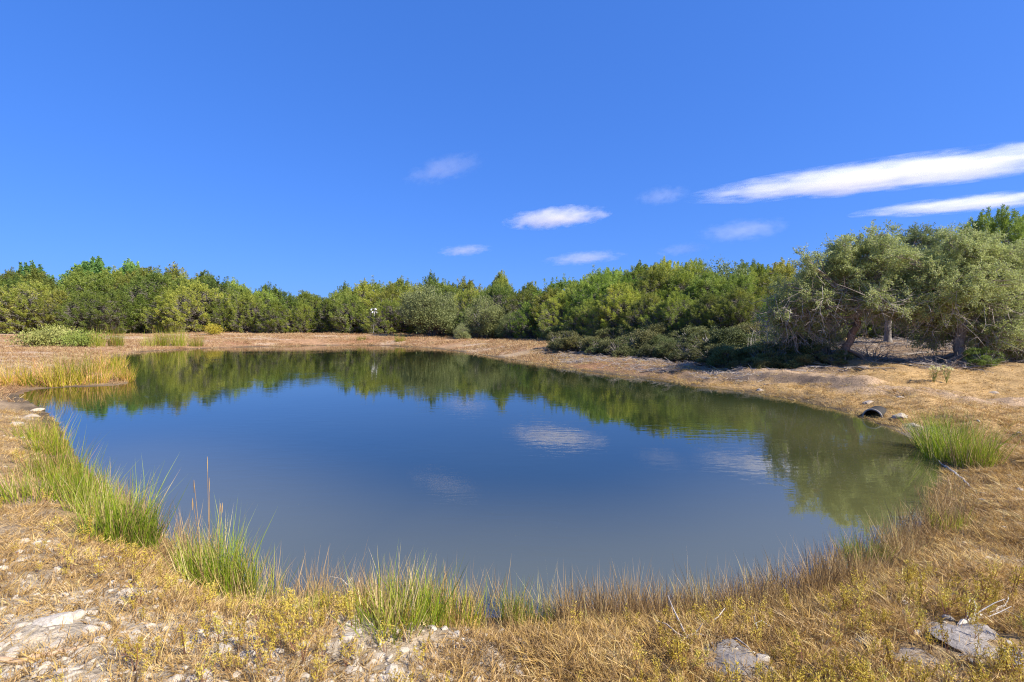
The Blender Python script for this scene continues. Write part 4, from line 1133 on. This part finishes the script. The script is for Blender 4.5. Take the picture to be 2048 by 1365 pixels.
# ------------------------------------------------------------------ fallen sticks and drift twigs
def stick(pts, r0, r1, label, mat, twigs=0, group="fallen sticks and branches", seed=1):
    g = np.random.default_rng(seed)
    W = np.array([ground_at(*q) for q in pts]); o = W[0].copy()
    k = np.linspace(0, len(W)-1, 5*(len(W)-1)+1)
    L_ = np.stack([np.interp(k, np.arange(len(W)), W[:, c]) for c in range(3)], 1) + g.normal(size=(len(k), 3))*.006
    L_[:, 2] += r0*.8
    G = Geo(); G.path(L_ - o, np.linspace(r0, r1, len(k)), 6, wob=.08, g=g)
    for _ in range(twigs):
        b = L_[g.integers(1, len(L_))] - o
        e = b + unit(g.normal(size=3)*[1, 1, .35] + [0, 0, .12])*g.uniform(.08, .28); e[2] = max(e[2], .0 + hz(o[0] + e[0], o[1] + e[1]) - o[2])
        G.path(curve_pts(b, e, 4, wob=.01, g=g), np.linspace(r1*1.1, r1*.4, 4), 5, g=g)
    link("fallen_branch", G.mesh("fallen_branch", [mat]), None, o, label, "branch", group)
KEEPOUT = [(o.location.x, o.location.y, o.scale[0]*(1.0 if o.name.startswith('stone') else .24)) for o in COL.objects if o.name.startswith(('grass_clump', 'stone')) and o.parent is None]
def clear_of(x, y, grow=1.0):
    m = np.ones(len(x))
    for a, b, c in KEEPOUT:
        m = np.where(np.hypot(x - a, y - b) < c*grow, 0.12, m)
    return m
stick([(-30, 1325), (40, 1320), (100, 1312), (165, 1303)], .014, .008, "long tan stick lying across the bottom left gravel", M_STICK)
stick([(655, 1192), (700, 1175), (735, 1168)], .010, .004, "white forked driftwood twig at the waterline left of centre", M_DEAD, 6, seed=3)
stick([(1340, 1268), (1480, 1272), (1560, 1262)], .010, .005, "pale branch lying along the brown shore grass right of centre", M_DEAD, 4, seed=4)
stick([(1345, 1290), (1420, 1282), (1470, 1284)], .012, .006, "grey branch on the ground above the weathered slab", M_TWIG, 5, seed=5)
stick([(1920, 1262), (1960, 1240), (2010, 1232)], .012, .004, "bleached branching wood on top of the flat grey slab", M_DEAD, 8, seed=6)
stick([(1730, 1285), (1800, 1325), (1850, 1360)], .006, .003, "thin long dry stem slanting over the lower right rocks", M_STICK, 1, seed=7)
stick([(1890, 935), (1925, 960), (1950, 985)], .016, .006, "pale dead branch below the big leaning clump", M_DEAD, 4, seed=8)
stick([(1895, 955), (1905, 990), (1918, 1010)], .012, .005, "thin dead stem hanging towards the water below the leaning clump", M_STICK, 3, seed=9)
stick([(1700, 735), (1730, 745), (1790, 742)], .03, .012, "dark root-like branch trailing right from the leaning oak", M_BARK, 5, seed=10)
stick([(1800, 712), (1870, 708), (1960, 704)], .025, .01, "long grey branch lying behind the big oak's trunk", M_TWIG, 8, seed=11)
stick([(1990, 690), (2020, 700), (2048, 706)], .02, .01, "pale branch lying right of the big oak near the edge", M_DEAD, 5, seed=12)
stick([(560, 1225), (600, 1208), (640, 1190)], .006, .003, "dark thin twig reaching over the water left of centre", M_BARK, 4, seed=13)

# ------------------------------------------------------------------ ground cover that nobody could count
SRC = {}
def source(name, meshes):
    c = bpy.data.collections.new(name)
    for i, m_ in enumerate(meshes):
        o = bpy.data.objects.new(f"{name}_{chr(97+i)}", m_); c.objects.link(o)
    return c
def tuft(seed, n, w, h, mats, mix=.0, lean=.5, bend=.35, wid=.004, segs=3):
    g = np.random.default_rng(seed); G = Geo()
    a = g.uniform(0, 6.28, n); q = np.sqrt(g.random(n))*w
    P = np.stack([np.cos(a)*q, np.sin(a)*q, np.full(n, -.015)], 1)
    U = unit(np.stack([np.cos(a)*lean, np.sin(a)*lean, np.ones(n)], 1) + g.normal(size=(n, 3))*.25)
    G.blades(P, U, h*g.uniform(.4, 1., n), wid*g.uniform(.6, 1.3, n), bend*g.uniform(.2, 1.5, n), m=(g.random(n) < mix).astype(int), g=g, segs=segs)
    return G.mesh("tuft", mats)
def weed(seed, h):
    g = np.random.default_rng(seed); G = Geo()
    for k in range(g.integers(1, 4)):
        a = g.uniform(0, 6.28); t_ = np.array([math.cos(a)*.25*h, math.sin(a)*.25*h, h*g.uniform(.7, 1)])
        pts = curve_pts([0, 0, -.01], t_, 4, wob=.006, g=g)
        G.path(pts, [.0025, .002, .0018, .001], 3, m=1, g=g)
        n = 46
        s = g.uniform(.35, 1.02, n)
        P = t_*s[:, None] + g.normal(size=(n, 3))*.008*(1.3 - s[:, None]*.6)
        G.leaves(P, unit(g.normal(size=(n, 3)) + [0, 0, 1.0]),   .019*g.uniform(.6, 1.3, n), .006, m=0, g=g)
    return G.mesh("weed", [M_WEED, M_REDSTEM])
def scatter(name, col, P, rot_tilt, scale, nvar, label, seed=0):
    g = np.random.default_rng(seed + 500)
    n = len(P)
    me = bpy.data.meshes.new(name); me.vertices.add(n); me.vertices.foreach_set("co", P.astype(np.float32).ravel())
    rot = np.stack([g.normal(size=n)*rot_tilt, g.normal(size=n)*rot_tilt, g.uniform(0, 6.28, n)], 1).astype(np.float32)
    a = me.attributes.new("rot", 'FLOAT_VECTOR', 'POINT'); a.data.foreach_set("vector", rot.ravel())
    a = me.attributes.new("size", 'FLOAT', 'POINT'); a.data.foreach_set("value", scale.astype(np.float32))
    a = me.attributes.new("pick", 'INT', 'POINT'); a.data.foreach_set("value", g.integers(0, nvar, n).astype(np.int32))
    o = link(name, me, kind='stuff', label=label)
    ng = bpy.data.node_groups.new(name, 'GeometryNodeTree')
    ng.interface.new_socket("Geometry", in_out='INPUT', socket_type='NodeSocketGeometry')
    ng.interface.new_socket("Geometry", in_out='OUTPUT', socket_type='NodeSocketGeometry')
    gi = ng.nodes.new("NodeGroupInput"); go = ng.nodes.new("NodeGroupOutput")
    ci = ng.nodes.new("GeometryNodeCollectionInfo"); ci.inputs[0].default_value = col; ci.inputs[1].default_value = True; ci.inputs[2].default_value = True
    ip = ng.nodes.new("GeometryNodeInstanceOnPoints"); ip.inputs['Pick Instance'].default_value = True
    def attr(nm, ty):
        x = ng.nodes.new("GeometryNodeInputNamedAttribute"); x.data_type = ty; x.inputs[0].default_value = nm
        return [s for s in x.outputs if s.enabled][0]
    ng.links.new(gi.outputs[0], ip.inputs['Points']); ng.links.new(ci.outputs[0], ip.inputs['Instance'])
    ng.links.new(attr("pick", 'INT'), ip.inputs['Instance Index']); ng.links.new(attr("rot", 'FLOAT_VECTOR'), ip.inputs['Rotation']); ng.links.new(attr("size", 'FLOAT'), ip.inputs['Scale'])
    ng.links.new(ip.outputs[0], go.inputs[0])
    md = o.modifiers.new("scatter", 'NODES'); md.node_group = ng
    return o

def land_points(n, r0, r1, expo=1.0, a0=-56, a1=56, seed=0):
    """random land points, denser close to the viewpoint"""
    g = np.random.default_rng(seed + 900)
    a = R(a0) + (R(a1) - R(a0))*g.random(n); u = g.random(n)
    r = np.exp(math.log(r0) + (math.log(r1) - math.log(r0))*u**expo)
    x, y = r*np.sin(a), r*np.cos(a)
    d = pond_dist(x, y)
    return x, y, d, r, g
def keep(x, y, d, r, k):
    x, y, d, r = x[k], y[k], d[k], r[k]
    return x, y, d, r, height(x, y)

C_STRAW = source("straw_tuft", [tuft(201 + i, 24, .05, .085, [M_STRAW, M_GOLD], .25, lean=.9, bend=.7, wid=.0045) for i in range(4)])
C_GOLD = source("golden_tuft", [tuft(211 + i, 28, .06, .11, [M_GOLD, M_STRAW], .4, lean=.9, bend=.6, wid=.005) for i in range(4)])
C_ORANGE = source("orange_tuft", [tuft(221 + i, 26, .09, .14, [M_ORANGE, M_STRAW], .3, lean=.9, bend=.6, wid=.009) for i in range(3)])
C_STEM = source("stem_tuft", [tuft(231 + i, 12, .05, .40, [M_BROWNSTEM, M_STRAW], .3, lean=.16, bend=.16, wid=.0042, segs=4) for i in range(4)])
C_WEED = source("weed_sprig", [weed(241 + i, .2) for i in range(5)])
C_CHIP = source("stone_chip", [ST[3], ST[4], ST[5]])
tw_ = []
for i in range(3):
    G = Geo(); g_ = np.random.default_rng(251 + i)
    b = g_.normal(size=(9, 3))*[.18, .18, .01] + [0, 0, .015]; e = b + unit(g_.normal(size=(9, 3))*[1, 1, .18])*g_.uniform(.1, .4, (9, 1)); e[:, 2] = np.abs(e[:, 2])
    G.tubes(b, e, .006, .003, 4); tw_.append(G.mesh("litter", [M_TWIG]))
C_TWIG = source("litter_twig", tw_)

# straw on the near banks
x, y, d, r, g_ = land_points(74000, 1.5, 16, .95, seed=1)
z_ = zones(x, y, d)
prob = (d > .03) * (1 - .5*z_['stony']) * (1 - .75*z_['path']) * np.clip(.35 + 1.1*vnoise(x*1.7, y*1.7, 40), 0, 1) * clear_of(x, y, 1.3) * (1 - .35*smooth(1, 3, x))
x, y, d, r, h = keep(x, y, d, r, g_.random(len(x)) < prob)
scatter("dry_grass", C_STRAW, np.stack([x, y, h], 1), .25, (.45 + .75*g_.random(len(x)))*(1 + .03*r), 4, "short dry straw-coloured grass covering the near banks", 1)
# golden grass of the right-hand bank, thick along the water
x, y, d, r, g_ = land_points(70000, 2.2, 46, .9, 2, 58, seed=2)
z_ = zones(x, y, d)
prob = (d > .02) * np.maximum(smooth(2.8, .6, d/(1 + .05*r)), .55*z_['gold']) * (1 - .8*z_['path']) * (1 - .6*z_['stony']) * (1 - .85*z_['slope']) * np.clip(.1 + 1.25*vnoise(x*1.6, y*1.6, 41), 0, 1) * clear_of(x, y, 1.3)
x, y, d, r, h = keep(x, y, d, r, g_.random(len(x)) < prob)
scatter("golden_grass", C_GOLD, np.stack([x, y, h], 1), .2, (.4 + .7*g_.random(len(x)))*(1 + .022*r), 4, "golden dry grass thick along the right-hand bank", 2)
# orange cured grass on the far bank
x, y, d, r, g_ = land_points(60000, 18, 92, .7, -58, 6, seed=3)
zz = zones(x, y, d)
prob = (d > .1) * np.clip(2.2*vnoise(x*.35, y*.5, 42) - .35, 0, 1) * (1 - .7*zz['pale'])
x, y, d, r, h = keep(x, y, d, r, g_.random(len(x)) < prob)
scatter("orange_grass", C_ORANGE, np.stack([x, y, h], 1), .25, (.6 + 1.1*g_.random(len(x)))*(.9 + .014*r), 3, "orange cured grass on the far bank", 3)
# tall thin stems at the near waterline
x, y, d, r, g_ = land_points(150000, 2.6, 9.5, 1.0, -50, 46, seed=4)
prob = ((d > -.16) & (d < .42)) * np.exp(-((d - .05)/.2)**2) * .5 * smooth(9.5, 5.5, r) * np.clip(.2 + 1.3*vnoise(x*2.3, y*2.3, 43), 0, 1) * clear_of(x, y, 1.2) * .24
x, y, d, r, h = keep(x, y, d, r, g_.random(len(x)) < prob)
scatter("shore_grass", C_STEM, np.stack([x, y, np.maximum(h, -.05)], 1), .1, (.45 + .75*g_.random(len(x))), 4, "tall thin brown and olive grass stems along the near waterline", 4)
# yellow-green weeds
x, y, d, r, g_ = land_points(14000, 1.6, 9, 1.1, seed=5)
prob = (d > .45) * np.clip(2.4*vnoise(x*1.2, y*1.2, 44) - .6, 0, 1) * np.clip(smooth(-.6, -2.2, x) + .35 + smooth(.6, 1.6, x)*.5, 0, 1)*.5*clear_of(x, y)*(1 - .93*smooth(2.7, 3.5, y)*smooth(-1, 1, x))*(1 - .5*smooth(3., 4.5, y))
x, y, d, r, h = keep(x, y, d, r, g_.random(len(x)) < prob)
scatter("yellow_weeds", C_WEED, np.stack([x, y, h], 1), .12, (.36 + .5*g_.random(len(x))**1.5)*(1 + .03*r), 5, "yellow-green flowering weeds dotted over the near bank", 5)
# limestone chips
x, y, d, r, g_ = land_points(30000, 1.5, 13, .9, seed=6)
z_ = zones(x, y, d)
prob = (d > .25) * (z_['stony']*.42 + .02 + .12*z_['path'])
x, y, d, r, h = keep(x, y, d, r, g_.random(len(x)) < prob)
scatter("limestone_gravel", C_CHIP, np.stack([x, y, h], 1), .3, .006 + .026*g_.random(len(x))**3 + .0012*r, 3, "pale limestone chips scattered over the bare ground", 6)
# twig litter under the oaks
x, y, d, r, g_ = land_points(9000, 13, 34, 1, 4, 54, seed=7)
z_ = zones(x, y, d)
prob = z_['litter']*.3*(d > 1.0)
x, y, d, r, h = keep(x, y, d, r, g_.random(len(x)) < prob)
scatter("twig_litter", C_TWIG, np.stack([x, y, h], 1), .1, .7 + .9*g_.random(len(x)), 3, "grey twigs littering the shaded ground under the oaks", 7)
